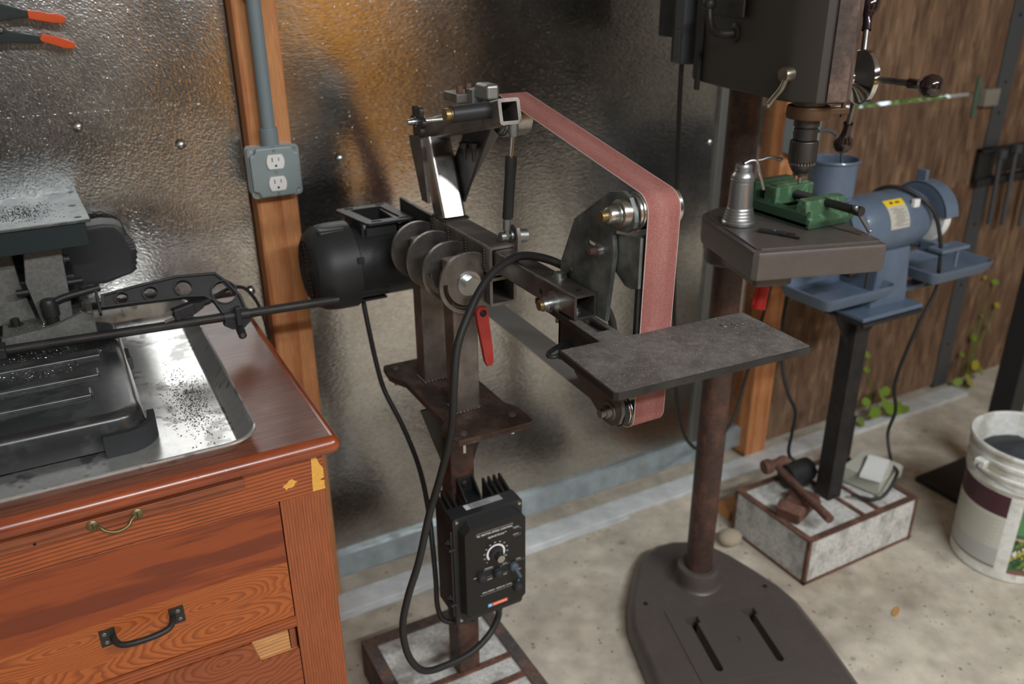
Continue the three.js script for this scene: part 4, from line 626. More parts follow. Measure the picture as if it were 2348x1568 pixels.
// ---------------------------------------------------------------- cables of the grinder
{ const c = thing('power_cable', 'thick black cable looping from the control box up over the grinder arm', 'cable', G0);
  c.userData.group = undefined; delete c.userData.group;
  part(c, 'cable_jacket', tube([[0.075, 0.302, -0.012], [0.074, 0.28, -0.012], [0.052, 0.253, -0.005], [0.004, 0.238, 0.01], [-0.054, 0.24, 0.02], [-0.109, 0.258, 0.03], [-0.139, 0.307, 0.035], [-0.149, 0.386, 0.035], [-0.135, 0.451, 0.035], [-0.11, 0.52, 0.035], [-0.084, 0.615, 0.035], [-0.061, 0.701, 0.045], [-0.047, 0.794, 0.064], [-0.042, 0.879, 0.07], [-0.028, 0.942, 0.06], [-0.002, 0.987, 0.05], [0.025, 1.026, 0.045], [0.051, 1.056, 0.05], [0.08, 1.077, 0.07], [0.103, 1.08, 0.1], [0.128, 1.07, 0.125], [0.17, 1.035, 0.13], [0.204, 0.995, 0.133], [0.222, 0.95, 0.138], [0.226, 0.9, 0.12], [0.215, 0.86, 0.07]], 0.0068, 240, 12), M.cable);
  const c2 = thing('power_cable', 'thin black cable hanging from the motor behind the stand', 'cable', G0);
  part(c2, 'cable_jacket', tube([[-0.045, 0.884, -0.36], [-0.045, 0.844, -0.345], [-0.041, 0.759, -0.32], [-0.036, 0.706, -0.3], [-0.017, 0.632, -0.25], [-0.012, 0.572, -0.19], [-0.032, 0.53, -0.1], [-0.043, 0.471, -0.06], [-0.044, 0.393, -0.05], [-0.046, 0.33, -0.042], [-0.04, 0.306, -0.03], [-0.015, 0.299, -0.018], [0.012, 0.299, -0.013], [0.018, 0.3, -0.012]], 0.0052, 140, 10), M.cable);
}
// ---------------------------------------------------------------- cut-off saw standing in the pan
{ const s = thing('cutoff_saw', 'black and grey metal cut-off saw covered in metal shavings', 'saw', [0, 0.8605, 0]);
  const Y = 0.8605, sub = (y) => y - Y;
  // pressed base with rounded corner and raised ribs
  const loft = (A, B) => { const pos = []; const n = A.length; for (let i = 0; i < n; i++) { const j = (i + 1) % n; pos.push(...A[i], ...B[i], ...A[j], ...A[j], ...B[i], ...B[j]); } const g = new THREE.BufferGeometry(); g.setAttribute('position', new THREE.Float32BufferAttribute(pos, 3)); return g; };
  const ring = (x0, x1, z0, z1, r, y) => rrect((x1 - x0) / 2, (z1 - z0) / 2, r, 8).map((p) => [p[0] + (x0 + x1) / 2, y, p[1] + (z0 + z1) / 2]);
  const R = [[-0.5, 0.052, 0.118, 0.546, 0.03, 0.007], [-0.5, 0.0505, 0.12, 0.544, 0.032, 0.02], [-0.5, 0.0475, 0.124, 0.54, 0.034, 0.046], [-0.5, 0.045, 0.128, 0.536, 0.035, 0.0515], [-0.5, 0.041, 0.133, 0.531, 0.035, 0.0545], [-0.5, 0.036, 0.138, 0.526, 0.034, 0.0555]].map((a) => ring(...a));
  const sides = []; for (let k = 0; k + 1 < R.length; k++) sides.push(loft(R[k + 1], R[k]));
  const top = ext(R[5].map((p) => [p[0], p[2]]), 0.0535, 0.0555, 'xz');
  part(s, 'base', [crease(mergeGeometries(sides), 0.8), top], M.sawBase);
  for (const [x1, z] of [[0.012, 0.296], [0.004, 0.377], [-0.012, 0.448]]) part(s, 'base_rib', rb(-0.5, x1, 0.052, 0.0625, z - 0.014, z + 0.014, 0.0045, 4), M.sawBase);
  // rubber corner foot
  { const o = [], r = 0.035, q = (rad, a) => [0.018 + rad * Math.cos(a), 0.513 + rad * Math.sin(a)]; const outer = [[-0.012, 0.559]]; for (let i = 0; i <= 10; i++) outer.push(q(0.0455, PI / 2 - PI / 2 * i / 10)); outer.push([0.0635, 0.498], [0.0535, 0.498]); for (let i = 10; i >= 0; i--) outer.push(q(0.034, PI / 2 - PI / 2 * i / 10)); outer.push([-0.012, 0.547]);
    part(s, 'rubber_foot', [ext(outer, 0.0, 0.034, 'xz', [], 0.0012)], M.rubber); }
  part(s, 'side_latch', [rb(0.046, 0.058, 0.008, 0.03, 0.225, 0.275, 0.003)], M.blackPlastic);
  part(s, 'support_foot', [bx(-0.45, 0.04, 0.0, 0.008, 0.14, 0.53)], M.blackPlastic);
  // cast carrier: foot with curb, two uprights
  part(s, 'carrier_foot', [rb(-0.13, 0.012, 0.054, 0.074, 0.075, 0.197, 0.004), ext([[-0.13, 0.054], [0.014, 0.054], [0.012, 0.092], [-0.004, 0.098], [-0.05, 0.083], [-0.13, 0.0755]], 0.188, 0.2), rb(0.004, 0.015, 0.054, 0.096, 0.12, 0.19, 0.003)], M.castAlu);
  part(s, 'carrier_upright', [ext([[-0.067, 0.07], [-0.017, 0.07], [-0.0115, 0.214], [-0.068, 0.217], [-0.078, 0.15]], 0.125, 0.15, 'xy', [], 0.003)], M.castAlu);
  part(s, 'carrier_upright', [ext([[-0.125, 0.07], [-0.075, 0.07], [-0.087, 0.14], [-0.091, 0.216], [-0.16, 0.216], [-0.16, 0.07]], 0.1, 0.118, 'xy', [], 0.003)], M.castAlu);
  part(s, 'carrier_bolt', [...bolt([-0.012, 0.18, 0.14], [1, 0, 0], 0.008, 0.007, 1.3)], M.blackPaint); part(s, 'carrier_pin', [rod([-0.02, 0.138, 0.14], [0.01, 0.138, 0.14], 0.006)], M.blackPaint);
  part(s, 'carrier_bolt', [...bolt([-0.108, 0.074, 0.135], [0, 1, 0], 0.008, 0.01, 1.5)], M.blackPaint); part(s, 'carrier_pin', [rod([-0.095, 0.132, 0.14], [-0.06, 0.132, 0.14], 0.006)], M.blackPaint);
  // clamp lever
  part(s, 'clamp_lever', [lathe([[0.0105, 0], [0.0105, 0.012], [0.014, 0.014], [0.0145, 0.036], [0.011, 0.044], [0, 0.046]], [-0.05, 0.077, 0.165], [-0.05, 9, 0.165], 20), tube([[-0.05, 0.112, 0.165], [-0.025, 0.119, 0.163], [0.008, 0.123, 0.16], [0.034, 0.126, 0.158]], 0.0062, 24, 10), hex([-0.05, 0.073, 0.165], [-0.05, 0.09, 0.165], 0.0125)], M.blackPaint, { label: 'black clamp lever' });
  // flat steel table on an angle
  const tb = part(s, 'saw_table', [rb(-0.5, 0.0355, sub(1.1145), sub(1.12), -0.048, 0.198, 0.0012).rotateY(0.03)], M.plateBlue, { label: 'blue-grey steel table plate' });
  part(tb, 'table_apron', [rb(-0.5, 0.027, sub(1.074), sub(1.1145), 0.186, 0.192, 0.001).rotateY(0.03)], std({ color: 0x3a4448, metalness: 0.8, roughness: 0.42 }));
  for (const [x, z] of [[0.018, -0.03], [0.014, 0.085], [0.018, 0.175]]) part(tb, 'table_screw', lathe([[0, 0.0006], [0.0055, 0.0005], [0.006, 0]], [x + 0.006, sub(1.12), z], [x + 0.006, 9, z], 14), M.steelBlack);
  part(s, 'blade_guard', [rb(-0.5, -0.1, sub(0.93), sub(1.108), -0.02, 0.06, 0.01)], M.blackPlastic);
  // motor cover with its toothed vent edge
  { const o = [[-0.03, 0.955], [0.05, 0.95], [0.1, 0.963]]; const e = [[0.109, 0.97], [0.1165, 1.008], [0.112, 1.03], [0.106, 1.044]]; for (let i = 0; i < 22; i++) { const t = i / 21 * 3, k = Math.min(2, Math.floor(t)), f = t - k; o.push([mix(e[k][0], e[k + 1][0], f) - (i % 2 ? 0.0035 : 0), mix(e[k][1], e[k + 1][1], f)]); } o.push([0.097, 1.055], [0.085, 1.063], [0.065, 1.067], [-0.03, 1.062]);
    part(s, 'motor_cover', [ext(o, -0.028, 0.035, 'xy', [], 0.008).translate(0, -Y, 0)], M.blackPlastic); }
  part(s, 'motor_support', [rb(-0.12, 0.0, sub(0.93), sub(1.0), -0.01, 0.1, 0.004)], M.blackPlastic);
  // long stop rod
  part(s, 'stop_rod', rod([-0.155, sub(0.925), 0.222], [0.431, sub(0.925), 0.2705], 0.0083, 0.0083, 24), M.steelBlack, { label: 'long black stop rod' });
  part(s, 'rod_socket', [rb(-0.2, -0.125, 0.0545, 0.074, 0.205, 0.24, 0.003)], M.blackPlastic);
  // perforated stop arm on the rod, leaning back
  { const an = 52 * PI / 180, tilt = (g) => g.rotateX(-(PI / 2 - an)).translate(0, sub(0.925), 0.2545);
    const out = [[0.0270, 0.0541], [0.0908, 0.0522], [0.1652, 0.0483], [0.1961, 0.0435], [0.2106, 0.0319], [0.2202, 0.0058], [0.2637, 0.0048], [0.2599, 0.0338], [0.2434, 0.0638], [0.2251, 0.0860], [0.1594, 0.0908], [0.0889, 0.0850], [0.0328, 0.0782]];
    const inn = [[0.0348, 0.0575], [0.0908, 0.0555], [0.1662, 0.0517], [0.1990, 0.0464], [0.2145, 0.0328], [0.2241, 0.0087], [0.2589, 0.0087], [0.2555, 0.0328], [0.2396, 0.0613], [0.2236, 0.0816], [0.1594, 0.0869], [0.0889, 0.0811], [0.0367, 0.0749]];
    const H = [[0.0638, 0.0662, 0.0101], [0.1106, 0.0671, 0.0116], [0.1662, 0.0667, 0.0140], [0.2323, 0.0459, 0.0208]];
    const a = part(s, 'stop_arm', [tilt(ext(inn, -0.002, 0.002, 'xy', H.map((h) => circ(h[0], h[1], h[2])))), tilt(ext(out, -0.008, 0.008, 'xy', [inn], 0.0006)), ...H.map((h) => tilt(ext(circ(h[0], h[1], h[2] + 0.0025).reverse(), -0.006, 0.006, 'xy', [circ(h[0], h[1], h[2])])))], M.blackPlastic, { label: 'black perforated stop arm' });
    part(a, 'stop_hook', [tilt(rb(0.0232, 0.028, 0.0435, 0.089, -0.007, 0.01, 0.002))], M.blackPlastic);
    part(a, 'rod_clamp', [rod([0.222, sub(0.925), 0.2532], [0.266, sub(0.925), 0.257], 0.0105), rb(0.24, 0.25, sub(0.909), sub(0.945), 0.259, 0.272, 0.002), rod([0.245, sub(0.9), 0.262], [0.245, sub(0.894), 0.282], 0.0075), ext([[0.218, sub(0.912)], [0.232, sub(0.902)], [0.254, sub(0.902)], [0.268, sub(0.914)], [0.262, sub(0.926)], [0.224, sub(0.926)]], 0.25, 0.264)], M.blackPlastic);
    part(a, 'clamp_screw', [rod([0.245, sub(0.897), 0.276], [0.245, sub(0.895), 0.2845], 0.0042)], M.steelDark); }
}
// loose metal shavings on the saw and in the pan
{ const flakes = (n, geo, mat, fn, sd) => { const im = new THREE.InstancedMesh(geo, mat, n), m4 = new THREE.Matrix4(), q = new THREE.Quaternion(), eu = new THREE.Euler(); for (let i = 0; i < n; i++) { const [x, y, z] = fn(); eu.set(rr(-0.5, 0.5), rr(0, 6.3), rr(-0.5, 0.5)); q.setFromEuler(eu); m4.compose(V(x, y, z), q, V(rr(0.5, 1.6), rr(0.6, 1.3), rr(0.5, 1.4))); im.setMatrixAt(i, m4); } im.userData.kind = 'stuff'; return im; };
  const fg = new THREE.BoxGeometry(0.0016, 0.0004, 0.0009), gauss = () => (rnd() + rnd() + rnd() - 1.5) / 1.5;
  const saw = scene.getObjectByName('cutoff_saw'), a = flakes(900, fg, M.zinc, () => [clamp(-0.1 + 0.12 * gauss(), -0.3, 0.03), 0.0568, clamp(0.3 + 0.14 * gauss(), 0.14, 0.52)]); a.name = 'bright_shavings'; saw.add(a);
  const b = flakes(700, fg, M.black, () => [clamp(0.0 + 0.05 * gauss(), -0.2, 0.03), 0.0568, clamp(0.24 + 0.08 * gauss(), 0.14, 0.5)]); b.name = 'dark_dust'; saw.add(b);
  const c = flakes(260, fg, M.zinc, () => [rr(-0.12, 0.0), 0.0752, rr(0.09, 0.18)]); c.name = 'bright_shavings'; saw.add(c);
  const d = flakes(500, fg, M.black, () => [clamp(-0.06 + 0.08 * gauss(), -0.13, 0.03), 0.2602, clamp(0.1 + 0.09 * gauss(), -0.04, 0.19)]); d.name = 'dark_dust'; saw.add(d);
  const pan = scene.getObjectByName('sheet_pan'), e = flakes(700, fg, M.black, () => [clamp(0.16 + 0.05 * gauss(), 0.11, 0.195), 0.0014, clamp(0.12 + 0.2 * gauss(), -0.28, 0.29)]); e.name = 'dark_dust'; pan.add(e);
}
// power cord of the saw with its plug
{ const c = thing('extension_cable', 'black power cable with a plug lying on the saw rod', 'cable', [0, 0, 0]);
  part(c, 'cord', tube([[0.2, 0.952, 0.236], [0.22, 0.957, 0.22], [0.244, 0.956, 0.195], [0.276, 0.943, 0.16], [0.303, 0.905, 0.115], [0.319, 0.865, 0.092], [0.328, 0.82, 0.08], [0.334, 0.7, 0.07], [0.335, 0.4, 0.06], [0.338, 0.1, 0.06], [0.34, 0.016, 0.11]], 0.0034, 120, 10), M.cable);
  const P = (g) => g.rotateZ(0.12).rotateY(0.25).translate(0.163, 0.9475, 0.243);
  const pl = part(c, 'plug', [P(rb(-0.026, 0.012, -0.011, 0.011, -0.0085, 0.0085, 0.003, 3)), P(ext([[0.01, -0.0105], [0.028, -0.005], [0.028, 0.006], [0.01, 0.0105]], -0.0075, 0.0075, 'xy', [], 0.001)), P(rb(-0.016, -0.006, -0.007, 0.007, 0.008, 0.0095, 0.001))], M.blackPlastic, { label: 'black moulded plug' });
  part(pl, 'strain_relief', [0, 1, 2, 3].map((k) => P(new THREE.TorusGeometry(0.0045, 0.0022, 8, 16).rotateY(PI / 2).translate(0.029 + k * 0.0042, 0.001, 0))), M.blackPlastic);
  for (const y of [-0.006, 0.006]) part(pl, 'prong', [P(rb(-0.044, -0.025, y - 0.003, y + 0.003, -0.0009, 0.0009, 0.0006))], M.steelDark);
}
// spring clamp with orange grips
{ const c = thing('spring_clamp', 'black spring clamp with orange grips on the foil wall', 'clamp', [0, 0, 0]);
  const arm = (pts, w, d0, d1) => ext(pts, d0, d1, 'xy', [], 0.0012);
  part(c, 'clamp_arm', arm([[-0.1, 1.468], [-0.06, 1.462], [-0.02, 1.453], [0.01, 1.442], [0.032, 1.437], [0.032, 1.428], [0.008, 1.428], [-0.02, 1.425], [-0.06, 1.41], [-0.1, 1.4], [-0.13, 1.425]], 0, -0.022, -0.004), std({ color: 0x2c3434, roughness: 0.4, metalness: 0.4 }));
  part(c, 'clamp_arm', arm([[-0.1, 1.425], [-0.04, 1.42], [-0.018, 1.408], [0.0, 1.404], [0.028, 1.398], [0.044, 1.395], [0.044, 1.387], [0.02, 1.386], [-0.02, 1.388], [-0.06, 1.385], [-0.1, 1.38], [-0.13, 1.4]], 0, -0.028, -0.01), std({ color: 0x2c3434, roughness: 0.4, metalness: 0.4 }));
  part(c, 'grip', [arm([[0.018, 1.4405], [0.038, 1.438], [0.05, 1.434], [0.062, 1.434], [0.072, 1.431], [0.0765, 1.426], [0.07, 1.418], [0.055, 1.419], [0.03, 1.424], [0.018, 1.427]], 0, -0.025, -0.001)], M.orange, { label: 'orange rubber grip' });
  part(c, 'grip', [arm([[0.034, 1.4015], [0.052, 1.397], [0.068, 1.3915], [0.08, 1.386], [0.084, 1.381], [0.078, 1.3755], [0.066, 1.376], [0.048, 1.383], [0.03, 1.389], [0.028, 1.394]], 0, -0.031, -0.007)], M.orange, { label: 'orange rubber grip' });
  part(c, 'rivet', [lathe([[0, 0.004], [0.0035, 0.003], [0.005, 0]], [-0.028, 1.41, -0.005], [-0.028, 1.41, 9], 14), rod([-0.028, 1.41, -0.04], [-0.028, 1.41, -0.004], 0.003)], M.steelDark);
}
M.chuck = metal([88, 86, 84], 0.15, 0.42, 171, 0.9);
// ---------------------------------------------------------------- drill press (frame: x sideways, z towards the operator)
const DT = -0.3047, DX = 1.253, DZ = 0.44, TY = 1.055;
const dw = (b, y, a) => [DX + b * Math.cos(DT) + a * Math.sin(DT), y, DZ - b * Math.sin(DT) + a * Math.cos(DT)];
{ const d = thing('drill_press', 'dark floor-standing drill press with rusty column and cast table', 'drill press', [DX, 0, DZ], DT);
  // base
  const half = [[0, -0.157], [0.045, -0.149], [0.085, -0.125], [0.12, -0.078], [0.155, -0.01], [0.185, 0.055], [0.203, 0.12], [0.207, 0.25], [0.203, 0.42]], out = [...half, ...half.slice(1).reverse().map((p) => [-p[0], p[1]])];
  const T = (x) => [[x - 0.009, 0.15], [x - 0.017, 0.15], [x - 0.017, 0.126], [x + 0.017, 0.126], [x + 0.017, 0.15], [x + 0.009, 0.15], [x + 0.009, 0.30], [x, 0.306], [x - 0.009, 0.30]];
  const holes = [T(-0.07), T(0.078)];
  const grow = out.map((p) => [p[0] * 1.1, 0.13 + (p[1] - 0.13) * 1.08]), skirt = [];
  for (let i = 0; i < out.length; i++) { const j = (i + 1) % out.length, q = (p, y) => [p[0], y, p[1]]; const mid = (p, g) => [p[0] * 0.35 + g[0] * 0.65, p[1] * 0.35 + g[1] * 0.65]; const L = [[out[i], out[j], 0.05], [mid(out[i], grow[i]), mid(out[j], grow[j]), 0.042], [grow[i], grow[j], 0.022], [grow[i], grow[j], 0]];
    for (let k = 0; k < 3; k++) { const A = q(L[k][0], L[k][2]), B = q(L[k][1], L[k][2]), C = q(L[k + 1][0], L[k + 1][2]), D = q(L[k + 1][1], L[k + 1][2]); skirt.push(...A, ...B, ...C, ...B, ...D, ...C); } }
  const sg = new THREE.BufferGeometry(); sg.setAttribute('position', new THREE.Float32BufferAttribute(skirt, 3));
  const ba = part(d, 'base', [ext(out, 0.02, 0.05, 'xz', holes), crease(sg, 0.7)], M.castBrown);
  part(ba, 'machined_pad', ext([[-0.125, 0.095], [0.125, 0.095], [0.125, 0.335], [-0.125, 0.335]], 0.05, 0.0525, 'xz', [...holes, circ(0.005, 0.217, 0.011)], 0.0008), std({ color: 0x625c59, roughness: 0.45, metalness: 0.4 }));
  for (const x of [-0.16, 0.16]) part(ba, 'bolt_hole', rod([x, 0.0495, 0.058], [x, 0.0512, 0.058], 0.006, 0.006, 14), M.black);
  part(d, 'column_collar', lathe([[0.062, 0], [0.057, 0.004], [0.054, 0.012], [0.053, 0.044], [0.05, 0.05], [0.042, 0.052], [0.034, 0.05]], [0, 0.049, 0], [0, 9, 0], 40), M.castBrown);
  part(d, 'column', rod([0, 0.05, 0], [0, 1.9, 0], 0.033, 0.033, 40), M.rustPost);
  // table
  const tout = [[-0.118, 0.352], [0.122, 0.352], [0.128, 0.345], [0.126, 0.12], [0.11, 0.085], [0.08, 0.062], [0.045, 0.05], [-0.045, 0.05], [-0.08, 0.062], [-0.11, 0.085], [-0.124, 0.12], [-0.126, 0.345]], tin = tout.map((p) => [p[0] * 0.93, 0.2 + (p[1] - 0.2) * 0.93]);
  const slots = [slot(0.03, 0.12, 0.1, 0.3, 0.004)];
  const tb = part(d, 'table', [ext(tout, TY - 0.058, TY - 0.003, 'xz', [], 0.009), ext(tin, TY - 0.012, TY, 'xz', slots, 0.0012)], M.castBrown, { label: 'cast iron drill table' });
  part(tb, 'table_bracket', [rb(-0.04, 0.04, TY - 0.13, TY - 0.058, -0.06, 0.2, 0.008), lathe([[0.052, 0], [0.056, 0.004], [0.056, 0.096], [0.05, 0.1], [0.034, 0.1]], [0, TY - 0.14, 0], [0, 9, 0])], M.castBrown);
  part(tb, 'lock_lever', [rod([0.01, TY - 0.12, 0.1], [0.005, 0.906, 0.145], 0.006), rod([-0.002, 0.92, 0.145], [-0.012, 0.872, 0.15], 0.0035), rod([0.012, 0.925, 0.143], [-0.0, 0.862, 0.15], 0.0125, 0.0145).scale(1, 1, 1)], M.redPlastic, { label: 'red table lock handle' });
  // head
  const hp = [[-0.086, -0.075], [-0.08, 0.06], [-0.062, 0.235], [-0.052, 0.268], [-0.02, 0.3], [0.028, 0.305], [0.058, 0.27], [0.062, 0.235], [0.08, 0.06], [0.086, -0.075], [0.05, -0.11], [-0.05, -0.11]];
  const hd = part(d, 'head', [ext(hp, 1.287, 1.8, 'xz', [], 0.006)], std({ color: 0x3d3935, roughness: 0.48, metalness: 0.1 }), { label: 'dark cast head' });
  part(hd, 'nose_facing', [ext([[-0.004, 0.3022], [0.027, 0.3055], [0.0575, 0.2705], [0.06, 0.272], [0.029, 0.309], [-0.004, 0.306]], 1.291, 1.8, 'xz')], M.rustBrown, { label: 'bare rusty nose of the head' });
  part(hd, 'side_cover', [rb(-0.0865, -0.08, 1.415, 1.7, -0.01, 0.13, 0.004)], std({ color: 0x2c2927, roughness: 0.55 }));
  part(hd, 'motor_plate', [rb(-0.094, -0.086, 1.272, 1.8, -0.045, -0.033, 0.001), rb(-0.088, -0.05, 1.31, 1.75, -0.2, -0.16, 0.003)], M.steelBlack);
  part(hd, 'switch_box', [rb(-0.105, -0.07, 1.315, 1.62, -0.145, -0.095, 0.004), rb(-0.108, -0.1, 1.33, 1.38, -0.135, -0.105, 0.002)], M.strap);
  part(hd, 'motor', [rod([0, 1.36, -0.26], [0, 1.7, -0.26], 0.09, 0.09, 32), rb(-0.05, 0.05, 1.45, 1.6, -0.2, -0.1, 0.005)], M.steelBlack);
  part(hd, 'tension_handle', [tube([[-0.07, 1.388, 0.09], [-0.1, 1.387, 0.085], [-0.112, 1.39, 0.07], [-0.115, 1.41, 0.055], [-0.115, 1.43, 0.05]], 0.0075, 30, 12), new THREE.SphereGeometry(0.0125, 18, 12).translate(-0.115, 1.437, 0.049), lathe([[0.016, 0], [0.017, 0.004], [0.012, 0.006], [0.007, 0.006]], [-0.0765, 1.388, 0.09], [-9, 1.388, 0.09])], M.steelBlack);
  part(hd, 'quill_lock', [lathe([[0.013, 0], [0.013, 0.012], [0.011, 0.018], [0, 0.019]], [-0.052, 1.333, 0.262], [-2, 1.333, 0.9], 20), tube([[-0.062, 1.33, 0.27], [-0.068, 1.312, 0.268], [-0.075, 1.295, 0.258], [-0.081, 1.282, 0.252]], 0.0052, 24, 10), new THREE.SphereGeometry(0.006, 12, 8).translate(-0.0815, 1.281, 0.2515)], std({ color: 0x8f897a, metalness: 0.9, roughness: 0.35 }), { label: 'nickel plated quill lock lever' });
  // quill, collar, chuck
  const cz = 0.245, L = (prof) => lathe(prof, [0, 0, cz], [0, 9, cz], 36);
  part(d, 'quill', L([[0, 1.28], [0.0265, 1.276], [0.0265, 1.3], [0, 1.3]]), M.steelDark);
  part(d, 'depth_collar', [L([[0.02, 1.256], [0.036, 1.2565], [0.037, 1.259], [0.037, 1.275], [0.0355, 1.278], [0.02, 1.278]]), rb(0.03, 0.075, 1.261, 1.272, cz - 0.01, cz + 0.008, 0.002), rod([0.066, 1.255, cz], [0.066, 1.3, cz], 0.004)], std({ color: 0x5e4630, metalness: 0.5, roughness: 0.5 }), { label: 'rusty brown depth collar' });
  const ch = part(d, 'chuck', [L([[0, 1.256], [0.022, 1.256], [0.022, 1.2425], [0.0185, 1.2415], [0.0185, 1.24], [0.0205, 1.239], [0.0205, 1.22], [0.019, 1.2185], [0.0235, 1.2175], [0.0245, 1.216], [0.0247, 1.182], [0.0235, 1.1805], [0.021, 1.18], [0.0205, 1.172], [0.0155, 1.163], [0.013, 1.161], [0.012, 1.157], [0.006, 1.155], [0, 1.155]])], M.chuck, { label: 'keyed drill chuck' });
  const teeth = []; for (let i = 0; i < 26; i++) { const a = 2 * PI * i / 26; teeth.push(bx(-0.0013, 0.0013, 1.176, 1.1805, 0.0205, 0.0232).rotateY(a).translate(0, 0, cz)); } part(ch, 'chuck_teeth', teeth, M.steelDark);
  for (const [a, y] of [[3.6, 1.172], [3.9, 1.229]]) part(ch, 'key_hole', rod([0.016 * Math.sin(a), y, cz + 0.016 * Math.cos(a)], [0.0212 * Math.sin(a), y, cz + 0.0212 * Math.cos(a)], 0.0032, 0.0032, 12), M.black);
  part(d, 'drill_bit', [rod([0, 1.158, cz], [0, 1.142, cz], 0.0036, 0.0034), rod([0, 1.142, cz], [0, 1.139, cz], 0.0034, 0.0004)], M.steelDark);
  // feed hub with three ball levers
  const hc = [0.12, 1.3165, 0.2], hub = part(d, 'feed_hub', [lathe([[0.014, -0.07], [0.014, -0.02], [0.024, -0.012], [0.044, -0.006], [0.0475, -0.003], [0.0475, 0.006], [0.0455, 0.0085], [0.04, 0.009], [0.012, 0.006], [0, 0.007]], hc, [9, hc[1], hc[2]], 48)], M.chrome, { label: 'polished feed hub' });
  for (const [by, ba2, bb] of [[1.3205, 0.365, 0.142], [1.187, 0.14, 0.142], [1.4365, 0.158, 0.142]]) { const dir = V(bb - hc[0], by - hc[1], ba2 - hc[2]), l = dir.length(); dir.normalize(); const at = (k) => [hc[0] + dir.x * k, hc[1] + dir.y * k, hc[2] + dir.z * k];
    const lv = part(hub, 'feed_lever', rod(at(0.03), at(l - 0.02), 0.0055), M.steelGround);
    part(lv, 'lever_ball', [lathe([[0.0085, 0], [0.0078, 0.012], [0.0085, 0.024], [0.012, 0.0305], [0.0165, 0.037], [0.0188, 0.046], [0.0172, 0.055], [0.012, 0.061], [0.005, 0.0635], [0, 0.064]], at(l - 0.046), at(l + 9), 28)], std({ color: 0x241518, roughness: 0.16, clearcoat: 0.8, clearcoatRoughness: 0.08 }), { label: 'glossy dark ball knob' }); }
}
// oiler on the drill table
{ const p = dw(-0.083, TY, 0.19), o = thing('oil_can', 'small ribbed aluminium pump oiler on the drill table', 'oil can', p);
  const alu = std({ color: 0xa9acad, metalness: 0.9, roughness: 0.36 });
  const pr = [[0, 0.001], [0.027, 0.0], [0.0305, 0.002], [0.031, 0.007], [0.029, 0.0095]]; for (let i = 0; i < 4; i++) pr.push([0.0293 - i * 0.0013, 0.0105 + i * 0.0058], [0.0285 - i * 0.0013, 0.014 + i * 0.0058], [0.0278 - i * 0.0013, 0.0155 + i * 0.0058]);
  pr.push([0.0232, 0.034], [0.0212, 0.078], [0.0205, 0.082], [0.022, 0.0835], [0.022, 0.086], [0.0205, 0.0875], [0.021, 0.0895], [0.0205, 0.093], [0.017, 0.099], [0.0152, 0.1], [0.0157, 0.1015], [0.0157, 0.104], [0.0148, 0.105], [0.0157, 0.1065], [0.0157, 0.1095], [0.0142, 0.1135], [0.008, 0.116], [0, 0.1165]);
  part(o, 'can_body', lathe(pr, [0, 0, 0], [0, 1, 0], 36), alu);
  part(o, 'spout', [tube([[-0.004, 0.113, 0.002], [0.01, 0.119, 0.004], [0.03, 0.1195, 0.01], [0.048, 0.124, 0.016], [0.058, 0.1215, 0.019], [0.068, 0.1185, 0.022]], 0.0026, 36, 8), rod([0.06, 0.1205, 0.0195], [0.07, 0.118, 0.0225], 0.0038)], alu);
  part(o, 'pump_lever', [tube([[-0.006, 0.116, 0.006], [0.008, 0.1205, 0.009], [0.019, 0.118, 0.012], [0.024, 0.1, 0.015], [0.03, 0.082, 0.018], [0.035, 0.066, 0.02]], 0.0034, 36, 8).scale(1, 1, 1)], M.zinc);
}
// green vise
{ const p = dw(0.04, TY, 0.19), v = thing('drill_vise', 'green drill press vise with black screw on the drill table', 'vise', p, 0.0);
  part(v, 'vise_base', [rb(-0.0385, 0.068, 0.001, 0.013, -0.09, 0.062, 0.003), ext([[-0.0385, 0.001], [-0.03, 0.001], [-0.03, 0.032], [-0.0385, 0.026]], -0.09, 0.055), ext([[0.068, 0.001], [0.06, 0.001], [0.06, 0.032], [0.068, 0.026]], -0.09, 0.055), rb(0.066, 0.094, 0.001, 0.012, 0.01, 0.05, 0.003)], M.greenDark);
  part(v, 'screw_block', [ext([[0.06, 0.001], [0.06, 0.018], [0.05, 0.024], [0.046, 0.05], [0.028, 0.052], [0.022, 0.03], [0.0, 0.028], [0.0, 0.001]], -0.036, 0.066, 'zy', [], 0.002)], M.greenPaint);
  part(v, 'fixed_jaw', [rb(-0.036, 0.066, 0.012, 0.062, -0.105, -0.084, 0.003)], M.greenDark);
  part(v, 'moving_jaw', [rb(-0.034, 0.064, 0.026, 0.06, -0.062, -0.03, 0.003), rb(-0.026, 0.056, 0.058, 0.0635, -0.058, -0.036, 0.002)], M.greenPaint);
  part(v, 'vise_screw', [rod([0.016, 0.043, -0.04], [0.018, 0.043, 0.118], 0.0078, 0.0078, 24), ...Array.from({ length: 22 }, (_, k) => new THREE.TorusGeometry(0.0078, 0.0009, 5, 18).translate(0.016, 0.043, -0.034 + k * 0.0028)), rod([0.018, 0.043, 0.112], [0.018, 0.043, 0.126], 0.009)], M.steelBlack);
  part(v, 'vise_handle', [rod([0.008, 0.05, 0.12], [0.044, 0.004, 0.128], 0.0035), new THREE.SphereGeometry(0.0052, 12, 8).translate(0.0075, 0.051, 0.12), new THREE.SphereGeometry(0.0042, 12, 8).translate(0.045, 0.0045, 0.1282)], M.zincDull);
}
